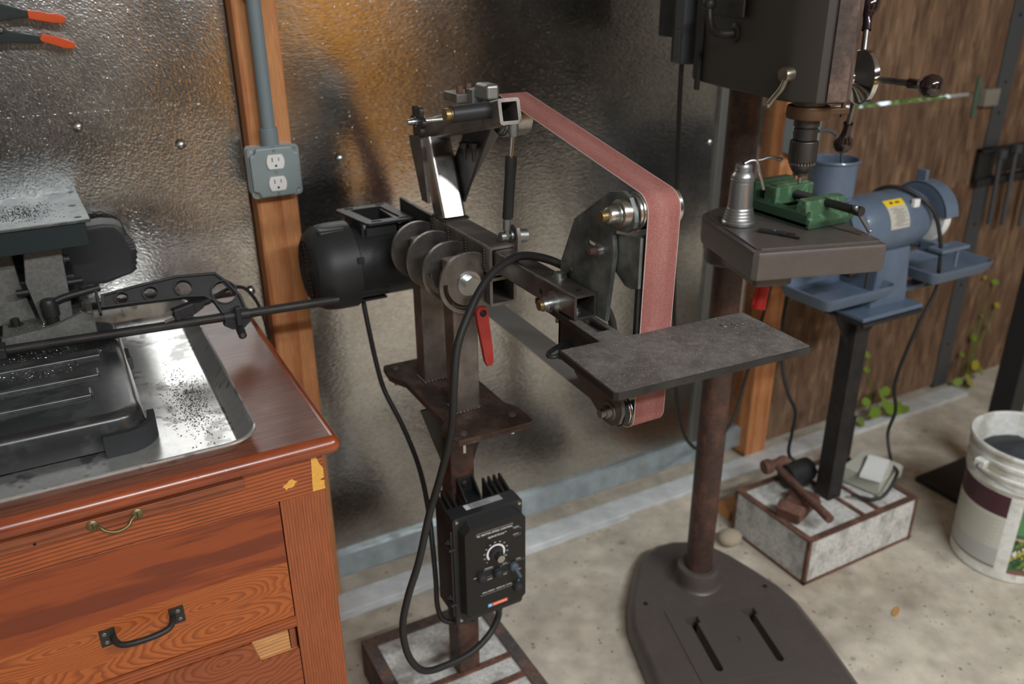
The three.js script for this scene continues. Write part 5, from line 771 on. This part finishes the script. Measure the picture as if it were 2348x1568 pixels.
{ const p = dw(-0.045, TY, 0.272), c = thing('hex_key_set', 'small black folding key set lying on the drill table', 'hex keys', p, 0.5);
  part(c, 'key_body', [rb(-0.004, 0.004, 0.001, 0.008, -0.035, 0.015, 0.002)], M.blackPlastic); part(c, 'key_blade', [rod([0.004, 0.004, -0.03], [0.009, 0.004, 0.03], 0.0018, 0.0018, 6)], M.steelBlack); part(c, 'key_blade', [rod([-0.003, 0.004, 0.005], [-0.008, 0.003, 0.042], 0.0025, 0.0025, 6)], M.steelBlack); part(c, 'key_pin', [rod([0, 0.001, -0.006], [0, 0.0092, -0.006], 0.003)], M.zinc);
}
// ---------------------------------------------------------------- bench grinder on its pedestal
{ const s = thing('pedestal_stand', 'black post pedestal in a rusty framed concrete block', 'pedestal', [1.735, 0, 0.41]);
  const X0 = -0.21, X1 = 0.21, Z0 = -0.138, Z1 = 0.14, H = 0.14;
  part(s, 'concrete_block', bx(X0 + 0.003, X1 - 0.003, 0.002, H - 0.006, Z0 + 0.003, Z1 - 0.003), M.cement);
  const fr = []; const w = 0.018; fr.push(ext([[X0, Z0], [X1, Z0], [X1, Z1], [X0, Z1]], H - 0.004, H, 'xz', [[[X0 + w, Z0 + w], [X1 - w, Z0 + w], [X1 - w, Z1 - w], [X0 + w, Z1 - w]]]));
  for (const [x, z] of [[X0, Z0], [X1 - 0.01, Z0], [X0, Z1 - 0.01], [X1 - 0.01, Z1 - 0.01]]) fr.push(bx(x, x + 0.01, 0, H - 0.004, z, z + 0.01)); for (const z of [Z0, Z1 - 0.005]) fr.push(bx(X0, X1, 0, 0.008, z, z + 0.005)); for (const x of [X0, X1 - 0.005]) fr.push(bx(x, x + 0.005, 0, 0.008, Z0, Z1));
  part(s, 'block_frame', fr, M.rust);
  for (const x of [0.005, 0.062]) part(s, 'cross_bar', bx(x, x + 0.012, H - 0.008, H - 0.0005, Z0 + w, Z1 - w), M.rust);
  part(s, 'post', [sqtube(0.0255, 0.0255, 0.003, 0, 0.555, 0.004).rotateX(-PI / 2).translate(0.005, 0.135, 0.0)], M.steelBlack);
  part(s, 'top_plate', [rb(-0.075, 0.145, 0.69, 0.6985, -0.11, 0.085, 0.001)], M.steelBlack);
  for (const [a, b] of [[-0.02, -0.075], [0.03, 0.12]]) part(s, 'gusset', ext([[a, 0.69], [b, 0.69], [a, 0.6]], -0.004, 0.004), M.steelBlack);
}
{ const g = thing('bench_grinder', 'blue painted bench grinder with white wheel and water trays', 'bench grinder', [1.79, 0.699, 0.39]);
  const Yc = 0.216;
  part(g, 'foot', [rb(-0.125, 0.092, 0, 0.012, -0.09, 0.098, 0.003)], M.bluePaint);
  part(g, 'pedestal_casting', [ext([[-0.06, 0.01], [0.075, 0.01], [0.055, 0.16], [-0.05, 0.16]], -0.05, 0.06, 'xy', [], 0.006)], M.bluePaint);
  part(g, 'motor_body', [lathe([[0, 0], [0.05, 0.0], [0.066, 0.01], [0.074, 0.03], [0.0755, 0.06], [0.0755, 0.19], [0.074, 0.22], [0.066, 0.24], [0.05, 0.25], [0, 0.25]], [-0.13, Yc, 0], [9, Yc, 0], 44)], M.bluePaint);
  for (const s of [-1, 1]) { const x0 = s > 0 ? 0.135 : -0.192;
    const sec = (r0, r1) => { const o = []; for (let i = 0; i <= 30; i++) { const a = 0.1 + (2 * PI - 1.3) * i / 30; o.push([r1 * Math.cos(a), r1 * Math.sin(a)]); } if (r0) for (let i = 30; i >= 0; i--) { const a = 0.1 + (2 * PI - 1.3) * i / 30; o.push([r0 * Math.cos(a), r0 * Math.sin(a)]); } else o.push([0, 0]); return o; };
    const gd = part(g, 'wheel_guard', [ext(sec(0, 0.084), x0, x0 + 0.004, 'zy', [], 0.001).translate(0, Yc, 0), ext(sec(0, 0.084), x0 + 0.042, x0 + 0.046, 'zy', [], 0.001).translate(0, Yc, 0), ext(sec(0.08, 0.086), x0, x0 + 0.046, 'zy', [], 0.001).translate(0, Yc, 0), rod([s > 0 ? 0.11 : -0.15, Yc, 0], [s > 0 ? 0.14 : -0.128, Yc, 0], 0.045)], M.bluePaint);
    part(gd, 'grinding_wheel', [lathe([[0, 0], [0.074, 0], [0.076, 0.002], [0.076, 0.022], [0.074, 0.024], [0, 0.024]], [x0 + 0.011, Yc, 0.0], [9, Yc, 0.0], 44)], M.white, { label: 'white grinding wheel' });
    part(gd, 'guard_nut', [...bolt([x0 + (s > 0 ? 0.046 : -0.004), Yc, 0], [s, 0, 0], 0.012, 0.01, 1.6)], M.steelDark);
    part(gd, 'visor_bracket', [rb(x0 + 0.012, x0 + 0.024, Yc + 0.08, Yc + 0.112, -0.03, 0.0, 0.004)], M.bluePaint);
    part(gd, 'tool_rest', [rb(x0 - 0.03, x0 + 0.075, Yc - 0.072, Yc - 0.062, 0.07, 0.115, 0.003), rod([x0 + 0.05, Yc - 0.12, 0.1], [x0 + 0.05, Yc - 0.07, 0.1], 0.004), rb(x0 + 0.0, x0 + 0.03, Yc - 0.09, Yc - 0.06, 0.02, 0.09, 0.004)], s > 0 ? M.bluePaint : M.steelBlack);
    // water tray
    const cx = s > 0 ? 0.235 : -0.146, hx = 0.121, hz = 0.084, y0 = 0.056, rings = [[hx - 0.018, hz - 0.018, 0.014, y0], [hx - 0.006, hz - 0.006, 0.02, y0 + 0.026], [hx - 0.002, hz - 0.002, 0.024, y0 + 0.03], [hx + 0.002, hz + 0.002, 0.026, y0 + 0.028], [hx + 0.001, hz + 0.001, 0.026, y0 + 0.022], [hx - 0.012, hz - 0.012, 0.016, y0 - 0.003]].map(([a, b, r, y]) => rrect(a, b, r, 6).map((p) => [p[0] + cx, y, p[1] + 0.02]));
    const pos = []; for (let k = 0; k + 1 < rings.length; k++) for (let i = 0; i < rings[0].length; i++) { const j = (i + 1) % rings[0].length, a = rings[k][i], b = rings[k][j], c = rings[k + 1][i], e = rings[k + 1][j]; pos.push(...a, ...c, ...b, ...b, ...c, ...e); } const tg = new THREE.BufferGeometry(); tg.setAttribute('position', new THREE.Float32BufferAttribute(pos, 3));
    part(g, 'water_tray', [crease(tg, 0.7), ext(rings[0].map((p) => [p[0], p[2]]), y0 - 0.002, y0 + 0.0005, 'xz'), rb(cx - s * 0.02 - 0.02, cx - s * 0.02 + 0.02, 0.01, y0, -0.02, 0.02, 0.002), rb(Math.min(cx, s * 0.06) , Math.max(cx, s * 0.06), 0.012, 0.024, -0.02, 0.02, 0.002)], M.bluePaint); }
  // plates on the motor
  { const cv = document.createElement('canvas'); cv.width = 256; cv.height = 384; const c = cv.getContext('2d'); c.fillStyle = '#b9b6ac'; c.fillRect(0, 0, 256, 384); c.fillStyle = '#e8c520'; c.fillRect(0, 0, 256, 96); c.fillStyle = '#57524a'; for (let i = 0; i < 13; i++) { c.fillRect(40 + (i * 37) % 50, 130 + i * 18, 90 + (i * 53) % 80, 6); } c.fillStyle = '#3a3a30'; c.fillRect(70, 30, 40, 34); c.fillRect(140, 36, 60, 24);
    const t = new THREE.CanvasTexture(cv); t.colorSpace = THREE.SRGBColorSpace; const n = 10, pos = [], uv = []; for (let i = 0; i < n; i++) { const a0 = 0.62 + 1.0 * i / n - 0.6, a1 = 0.62 + 1.0 * (i + 1) / n - 0.6, P = (x, a) => [x, Yc + 0.0762 * Math.cos(a - 0.05 + 0.55), 0.0762 * Math.sin(a - 0.05 + 0.55)]; const q = [[-0.055, a0], [0.012, a0], [-0.055, a1], [0.012, a0], [0.012, a1], [-0.055, a1]]; for (const [x, a] of [q[0], q[2], q[1], q[3], q[5], q[4]]) { pos.push(...P(x, a)); uv.push((x + 0.055) / 0.067, 1 - (a - 0.02) / 1.0); } }
    const lg = new THREE.BufferGeometry(); lg.setAttribute('position', new THREE.Float32BufferAttribute(pos, 3)); lg.setAttribute('uv', new THREE.Float32BufferAttribute(uv, 2)); lg.computeVertexNormals(); part(g, 'rating_plate', lg, std({ map: t, roughness: 0.5 }), { keepUV: true, label: 'yellow and silver rating label' }); }
  part(g, 'switch', [rb(0.03, 0.05, Yc + 0.045, Yc + 0.065, 0.055, 0.066, 0.002)], M.white);
  part(g, 'pot_bracket', [rb(-0.2, -0.165, Yc + 0.08, Yc + 0.094, -0.02, 0.04, 0.003)], M.bluePaint);
}
{ const p = thing('quench_pot', 'blue grey round metal pot above the bench grinder', 'pot', [1.582, 1.0095, 0.4]);
  part(p, 'pot_wall', lathe([[0, 0.0], [0.048, 0.0], [0.052, 0.004], [0.0545, 0.078], [0.0575, 0.08], [0.0588, 0.083], [0.0575, 0.086], [0.0535, 0.086], [0.052, 0.08], [0.049, 0.006], [0, 0.004]], [0, 0, 0], [0, 1, 0], 40), M.bluePaint);
  part(p, 'feed_tube', tube([[0.03, 0.03, -0.0], [0.028, 0.09, -0.005], [0.015, 0.13, -0.01], [-0.015, 0.148, -0.014], [-0.05, 0.15, -0.015]], 0.004, 30, 8), M.strap);
}
// rusty things on the block
{ const h = thing('hammer', 'rusty brown hammer lying on the concrete block', 'hammer', [1.62, 0.187, 0.425], 0);
  part(h, 'hammer_handle', rod([0.022, 0.012, -0.12], [-0.03, 0.0, 0.122], 0.0095, 0.0125, 16), M.rust);
  part(h, 'hammer_head', [lathe([[0.0, -0.04], [0.019, -0.038], [0.021, -0.032], [0.021, -0.018], [0.015, -0.008], [0.015, 0.01], [0.018, 0.018], [0.019, 0.032], [0.014, 0.042], [0, 0.044]], [0.024, 0.013, -0.13], [0.5, 0.05, -0.05], 24)], M.rust);
  const l = thing('iron_lump', 'rusty iron shackle fitting under the hammer handle', 'iron lump', [1.61, 0.14, 0.425], 0.35);
  part(l, 'shackle_body', [ext([[-0.07, 0], [-0.075, 0.03], [-0.05, 0.045], [-0.035, 0.036], [-0.015, 0.012], [0.01, 0.03], [0.03, 0.036], [0.06, 0.028], [0.07, 0.0]], -0.035, 0.035, 'xy', [], 0.005)], M.rust); part(l, 'shackle_pin', [rod([0.03, 0.018, -0.045], [0.03, 0.018, 0.045], 0.012)], M.rust);
}
{ const b = thing('stone_block', 'pale grey stone block behind the black post', 'block', [1.905, 0.1405, 0.42], 0.25); part(b, 'block_body', [ext([[-0.07, 0], [0.075, 0], [0.08, 0.03], [0.06, 0.045], [-0.07, 0.045]], -0.06, 0.055, 'xy', [], 0.004)], std({ color: 0xb4b6aa, roughness: 0.9 }));
  const p = thing('folded_paper', 'white folded paper on the stone block', 'paper', [1.885, 0.1858, 0.44], 0.5); part(p, 'sheet', [ext([[-0.06, 0], [0.05, 0.0], [0.062, 0.004], [0.06, 0.012], [0.045, 0.016], [-0.02, 0.011], [-0.06, 0.013]], -0.028, 0.028)], std({ color: 0xe2e4e4, roughness: 0.8 }));
  const t = thing('pipe_stub', 'short black pipe standing behind the concrete block', 'pipe', [2.05, 0, 0.2]); part(t, 'pipe_wall', [lathe([[0.018, 0], [0.024, 0], [0.024, 0.2], [0.018, 0.2], [0.018, 0]], [0, 0, 0], [0, 1, 0], 24)], M.steelBlack); part(t, 'pipe_foot', [rb(-0.05, 0.05, 0, 0.006, -0.05, 0.05, 0.001)], M.steelBlack);
  const r = thing('pebble', 'round beige stone on the floor beside the concrete block', 'stone', [1.478, 0, 0.318]); const sg = new THREE.SphereGeometry(0.03, 20, 14).scale(1.2, 0.75, 1).translate(0, 0.0215, 0); part(r, 'stone_body', sg, std({ color: 0xa89c88, roughness: 0.9 }));
  const w = thing('wood_scrap', 'rough wooden strip on the floor behind the concrete block', 'wood', [1.72, 0, 0.2], 0.02); part(w, 'strip', [rb(-0.17, 0.17, 0, 0.03, -0.03, 0.03, 0.002)], M.woodRaw);
  const m = thing('small_motor', 'small black motor on the block behind the post', 'motor', [1.69, 0.1405, 0.33]); part(m, 'motor_can', [rod([-0.035, 0.035, 0], [0.05, 0.035, 0], 0.034, 0.034, 24), rb(-0.02, 0.03, 0, 0.01, -0.03, 0.03, 0.002)], M.blackPlastic);
}
// ---------------------------------------------------------------- pail of shavings
{ const p = thing('pail', 'dirty white plastic pail holding metal shavings', 'pail', [2.108, 0, 0.722], 0);
  const lp2 = [[0, 0.003], [0.128, 0.0], [0.133, 0.004], [0.1365, 0.26], [0.139, 0.262], [0.1415, 0.27], [0.139, 0.274], [0.1385, 0.292], [0.1425, 0.294], [0.1435, 0.302], [0.1395, 0.306], [0.1395, 0.326], [0.1445, 0.328], [0.1455, 0.338], [0.1405, 0.342], [0.141, 0.358], [0.1475, 0.3605], [0.149, 0.367], [0.1465, 0.3715], [0.1415, 0.3715], [0.1385, 0.366], [0.137, 0.28], [0.128, 0.006], [0, 0.006]];
  part(p, 'pail_wall', lathe(lp2, [0, 0, 0], [0, 1, 0], 56), M.pail);
  // shavings heap
  const hg = new THREE.CircleGeometry(0.136, 40, 0, PI * 2); const pg = new THREE.RingGeometry(0.0005, 0.1355, 40, 10).rotateX(-PI / 2), f = fbm(8, 3, 201), pp = pg.attributes.position; for (let i = 0; i < pp.count; i++) { const x = pp.getX(i), z = pp.getZ(i); pp.setY(i, 0.288 + 0.045 * Math.exp(-((x - 0.03) ** 2 + (z + 0.02) ** 2) / 0.008) + 0.03 * (f(x * 3 + 0.5, z * 3 + 0.5) - 0.5)); } pg.computeVertexNormals();
  part(p, 'shavings', pg, M.shavings, { label: 'dark metal shavings' });
  part(p, 'handle_ear', [rb(-0.162, -0.138, 0.312, 0.334, -0.05, -0.02, 0.004)], M.pail); part(p, 'handle_ear', [rb(0.012, 0.05, 0.292, 0.345, 0.13, 0.15, 0.004)], M.pail);
  part(p, 'wire_handle', tube([[-0.155, 0.322, -0.035], [-0.178, 0.325, -0.03], [-0.185, 0.318, 0.0], [-0.165, 0.3, 0.07], [-0.11, 0.29, 0.125], [-0.03, 0.295, 0.155], [0.03, 0.318, 0.155]], 0.0022, 40, 8), M.zincDull);
  // printed labels wrapped on the wall
  const wrap = (a0, a1, y0, y1, draw, w, h, name, lab) => { const cv = document.createElement('canvas'); cv.width = w; cv.height = h; draw(cv.getContext('2d'), w, h); const t = new THREE.CanvasTexture(cv); t.colorSpace = THREE.SRGBColorSpace; const n = 24, pos = [], uv = []; const R = (y) => 0.133 + (0.1365 - 0.133) * (y / 0.26) + 0.0005, P = (a, y) => [R(y) * Math.sin(a), y, R(y) * Math.cos(a)];
    for (let i = 0; i < n; i++) { const b0 = a0 + (a1 - a0) * i / n, b1 = a0 + (a1 - a0) * (i + 1) / n; for (const [a, y] of [[b0, y0], [b1, y0], [b0, y1], [b1, y0], [b1, y1], [b0, y1]]) { pos.push(...P(a, y)); uv.push((a - a0) / (a1 - a0), (y - y0) / (y1 - y0)); } }
    const g = new THREE.BufferGeometry(); g.setAttribute('position', new THREE.Float32BufferAttribute(pos, 3)); g.setAttribute('uv', new THREE.Float32BufferAttribute(uv, 2)); g.computeVertexNormals(); part(p, name, g, std({ map: t, roughness: 0.5 }), { keepUV: true, label: lab }); };
  wrap(-2.75, -1.2, 0.03, 0.255, (c, w, h) => { c.fillStyle = '#c9cbc0'; c.fillRect(0, 0, w, h); c.fillStyle = '#4a2630'; c.fillRect(0, 0, w, h * 0.28); c.fillStyle = '#d2d4cc'; c.fillRect(0, h * 0.28, w, 4); c.fillStyle = '#a9ab9c'; for (let i = 0; i < 22; i++) c.fillRect(14, h * 0.34 + i * 11, w - 40 - (i * 37) % 70, 3); c.fillStyle = '#b4b6b4'; c.fillRect(0, h * 0.72, w, h * 0.26); c.fillStyle = '#55504c'; c.fillRect(0, h * 0.96, w, h * 0.02); }, 512, 400, 'side_label', 'maroon and grey printed label');
  wrap(-0.97, 0.2, 0.03, 0.255, (c, w, h) => { c.fillStyle = '#3f6b4a'; c.fillRect(0, 0, w, h); c.fillStyle = '#5b8f5c'; c.fillRect(0, 0, w, h * 0.45); c.fillStyle = '#c9a18e'; c.fillRect(0, h * 0.5, w, 14); for (let i = 0; i < 120; i++) { const x = (i * 97) % w, y = h * 0.55 + (i * 61) % (h * 0.36); c.fillStyle = ['#6f8f2e', '#2f4a22', '#b9a54a', '#dfe3da', '#7a3a30'][i % 5]; c.beginPath(); c.arc(x, y, 6 + (i * 7) % 12, 0, 7); c.fill(); } c.fillStyle = '#8a5a52'; c.fillRect(0, h * 0.95, w, h * 0.05); }, 512, 400, 'front_label', 'green garden picture label');
}
// black machine leg behind the pail
{ const b = thing('machine_stand', 'black square steel post with a foot plate behind the pail', 'stand', [2.42, 0, 0.47]);
  part(b, 'post', [sqtube(0.034, 0.034, 0.003, 0, 1.3, 0.004).rotateX(-PI / 2).translate(0.03, 0.012, -0.02)], M.blackPaint);
  part(b, 'foot_plate', [rb(-0.21, 0.12, 0.0, 0.018, -0.11, 0.09, 0.003)], M.blackPaint);
}
// wall rack on the strap
{ const r = thing('clamp_rack', 'black steel rack with hanging bar clamps on the plywood wall', 'rack', [0, 0, 0]);
  part(r, 'rack_plate', [rb(2.785, 2.86, 0.815, 0.925, -0.036, -0.02, 0.002), rb(2.785, 3.2, 0.8, 0.822, -0.036, -0.01, 0.002), rb(2.785, 3.2, 0.912, 0.925, -0.036, -0.01, 0.002), rb(2.93, 3.2, 0.83, 0.915, -0.041, -0.034, 0.002)], M.blackPaint);
  [[2.868, 0.92, 2.925, 0.655], [2.95, 0.93, 2.99, 0.64], [3.06, 0.95, 3.07, 0.62]].forEach(([x0, y0, x1, y1], i) => { const c = thing('bar_clamp', ['leftmost grey bar clamp hanging from the wall rack', 'middle grey bar clamp hanging from the wall rack', 'rightmost grey bar clamp hanging from the wall rack'][i], 'clamp', [0, 0, 0], 0, 'bar clamps on the wall rack'); part(c, 'clamp_bar', [rod([x0, y0, -0.002], [x0 + 0.02, y1, -0.002], 0.009, 0.009, 6)], M.strap); part(c, 'clamp_head', [rb(x0 - 0.016, x0 + 0.016, y0 - 0.03, y0, -0.009, 0.012, 0.003)], M.strap); });
  const e = thing('junction_box', 'small pale wall box with a green bracket at the plywood joint', 'junction box', [0, 0, 0]); part(e, 'box_body', [rb(2.735, 2.808, 1.07, 1.125, -0.04, -0.012, 0.003)], std({ color: 0x8a8579, roughness: 0.6 })); part(e, 'green_bracket', [rb(2.712, 2.73, 1.035, 1.165, -0.04, -0.034, 0.001)], std({ color: 0x4f6b58, roughness: 0.6 }));
  const o = thing('outlet_box', 'grey metal outlet box behind the drill chuck', 'outlet box', [1.875, 1.075, 0]); part(o, 'back_box', [rb(-0.05, 0.052, -0.06, 0.06, 0.0005, 0.04, 0.005)], M.greyBox); part(o, 'cover', [rb(-0.046, 0.048, -0.056, 0.056, 0.039, 0.046, 0.003)], M.greyBox);
}
// ---------------------------------------------------------------- weeds growing in at the foot of the wall
{ const leafG = (r) => ext(ell(0, 0, r, r * 0.78, 12), -0.0006, 0.0006);
  const weed = (label, x, y0, z, list, mat) => { const w = thing('weed', label, 'weed', [x, y0, z]); for (const [dx, dy, dz, r, m] of list) { const st = part(w, 'stem', tube([[dx * 0.1, 0, 0], [dx * 0.5, dy * 0.6, dz * 0.5], [dx, dy, dz]], 0.0014, 12, 5), M.stem); part(st, 'leaf', leafG(r).rotateX(rr(-0.9, -0.2)).rotateY(rr(-0.6, 0.6)).rotateZ(rr(-0.5, 0.5)).translate(dx, dy, dz), m ?? mat); } return w; };
  const y0 = 0.0125;
  weed('bright green weed growing at the sill behind the black post', 2.4, y0, 0.03, [[-0.06, 0.09, 0.01, 0.02], [0.0, 0.11, 0.02, 0.024], [0.05, 0.1, 0.0, 0.022], [-0.03, 0.05, 0.03, 0.026], [0.06, 0.04, 0.03, 0.034], [0.1, 0.03, 0.02, 0.03], [-0.045, 0.2, -0.02, 0.014], [-0.06, 0.26, -0.02, 0.017], [0.02, 0.07, 0.03, 0.028], [-0.08, 0.02, 0.02, 0.022], [0.13, 0.02, 0.03, 0.02]], M.leaf);
  weed('yellow green weed at the foot of the plywood beside the strap', 2.96, 0.0, 0.0, [[-0.02, 0.035, 0.03, 0.036, M.leafYellow], [0.03, 0.08, 0.01, 0.026, M.leafYellow], [0.06, 0.05, 0.02, 0.022], [-0.06, 0.03, 0.01, 0.02], [0.02, 0.19, -0.015, 0.018], [0.1, 0.22, -0.015, 0.016], [0.05, 0.27, -0.02, 0.014], [0.13, 0.3, -0.02, 0.015, M.leafYellow], [-0.03, 0.13, -0.015, 0.014], [0.09, 0.4, -0.025, 0.015], [0.02, 0.43, -0.025, 0.01, M.leafYellow]], M.leaf);
  const lf = thing('dry_leaf', 'small orange dry leaf on the concrete floor', 'leaf', [1.655, 0.0005, 0.735], 0.4); part(lf, 'leaf_blade', [ext(ell(0, 0, 0.022, 0.008, 12), 0, 0.002, 'xz')], std({ color: 0xb98a55, roughness: 0.9 }));
}
// ---------------------------------------------------------------- hanging cables at the back
{ const c = thing('power_cable', 'black cable hanging down the foil wall behind the drill press', 'cable', [0, 0, 0]);
  part(c, 'cable_jacket', tube([[1.19, 1.32, 0.31], [1.2, 1.24, 0.3], [1.26, 1.0, 0.24], [1.3, 0.85, 0.2], [1.34, 0.6, 0.18], [1.37, 0.4, 0.18], [1.42, 0.28, 0.17], [1.52, 0.205, 0.14], [1.65, 0.24, 0.1], [1.74, 0.4, 0.06], [1.8, 0.65, 0.05], [1.84, 1.0, 0.05]], 0.005, 120, 8), M.cable);
  const c2 = thing('power_cable', 'black cable draped over the bench grinder down to the block', 'cable', [0, 0, 0]);
  part(c2, 'cable_jacket', tube([[1.8, 0.94, 0.315], [1.81, 0.99, 0.36], [1.83, 0.997, 0.41], [1.87, 0.955, 0.468], [1.905, 0.87, 0.485], [1.93, 0.79, 0.48], [1.95, 0.735, 0.47], [1.915, 0.62, 0.46], [1.93, 0.44, 0.42], [1.985, 0.33, 0.40], [2.0, 0.24, 0.38], [1.97, 0.18, 0.43], [1.9, 0.2, 0.5], [1.82, 0.155, 0.515], [1.775, 0.15, 0.46]], 0.005, 140, 8), M.cable);
  const c3 = thing('power_cable', 'black cable curving behind the pedestal to the small motor', 'cable', [0, 0, 0]);
  part(c3, 'cable_jacket', tube([[1.69, 0.72, 0.22], [1.66, 0.6, 0.24], [1.645, 0.48, 0.28], [1.655, 0.42, 0.3], [1.69, 0.36, 0.3], [1.7, 0.28, 0.29], [1.715, 0.2, 0.28], [1.73, 0.178, 0.31]], 0.005, 90, 8), M.cable);
}
// slivers of metal on the floor round the machines
{ const g = new THREE.BoxGeometry(0.005, 0.0012, 0.0016), im = new THREE.InstancedMesh(g, M.zinc, 70); im.name = 'metal_chips'; im.userData = { kind: 'stuff', label: 'scattered bright metal chips on the floor', category: 'metal chips' };
  const m4 = new THREE.Matrix4(), q = new THREE.Quaternion(), eu = new THREE.Euler(); for (let i = 0; i < 70; i++) { eu.set(0, rr(0, 6), 0); q.setFromEuler(eu); m4.compose(V(rr(0.5, 2.1), 0.0008, rr(0.3, 1.1)), q, V(rr(0.4, 1.2), 1, rr(0.5, 1.2))); im.setMatrixAt(i, m4); } scene.add(im); }
scene.traverse((o) => { if (o.isMesh) { o.castShadow = true; o.receiveShadow = true; } });
renderer.render(scene, camera);
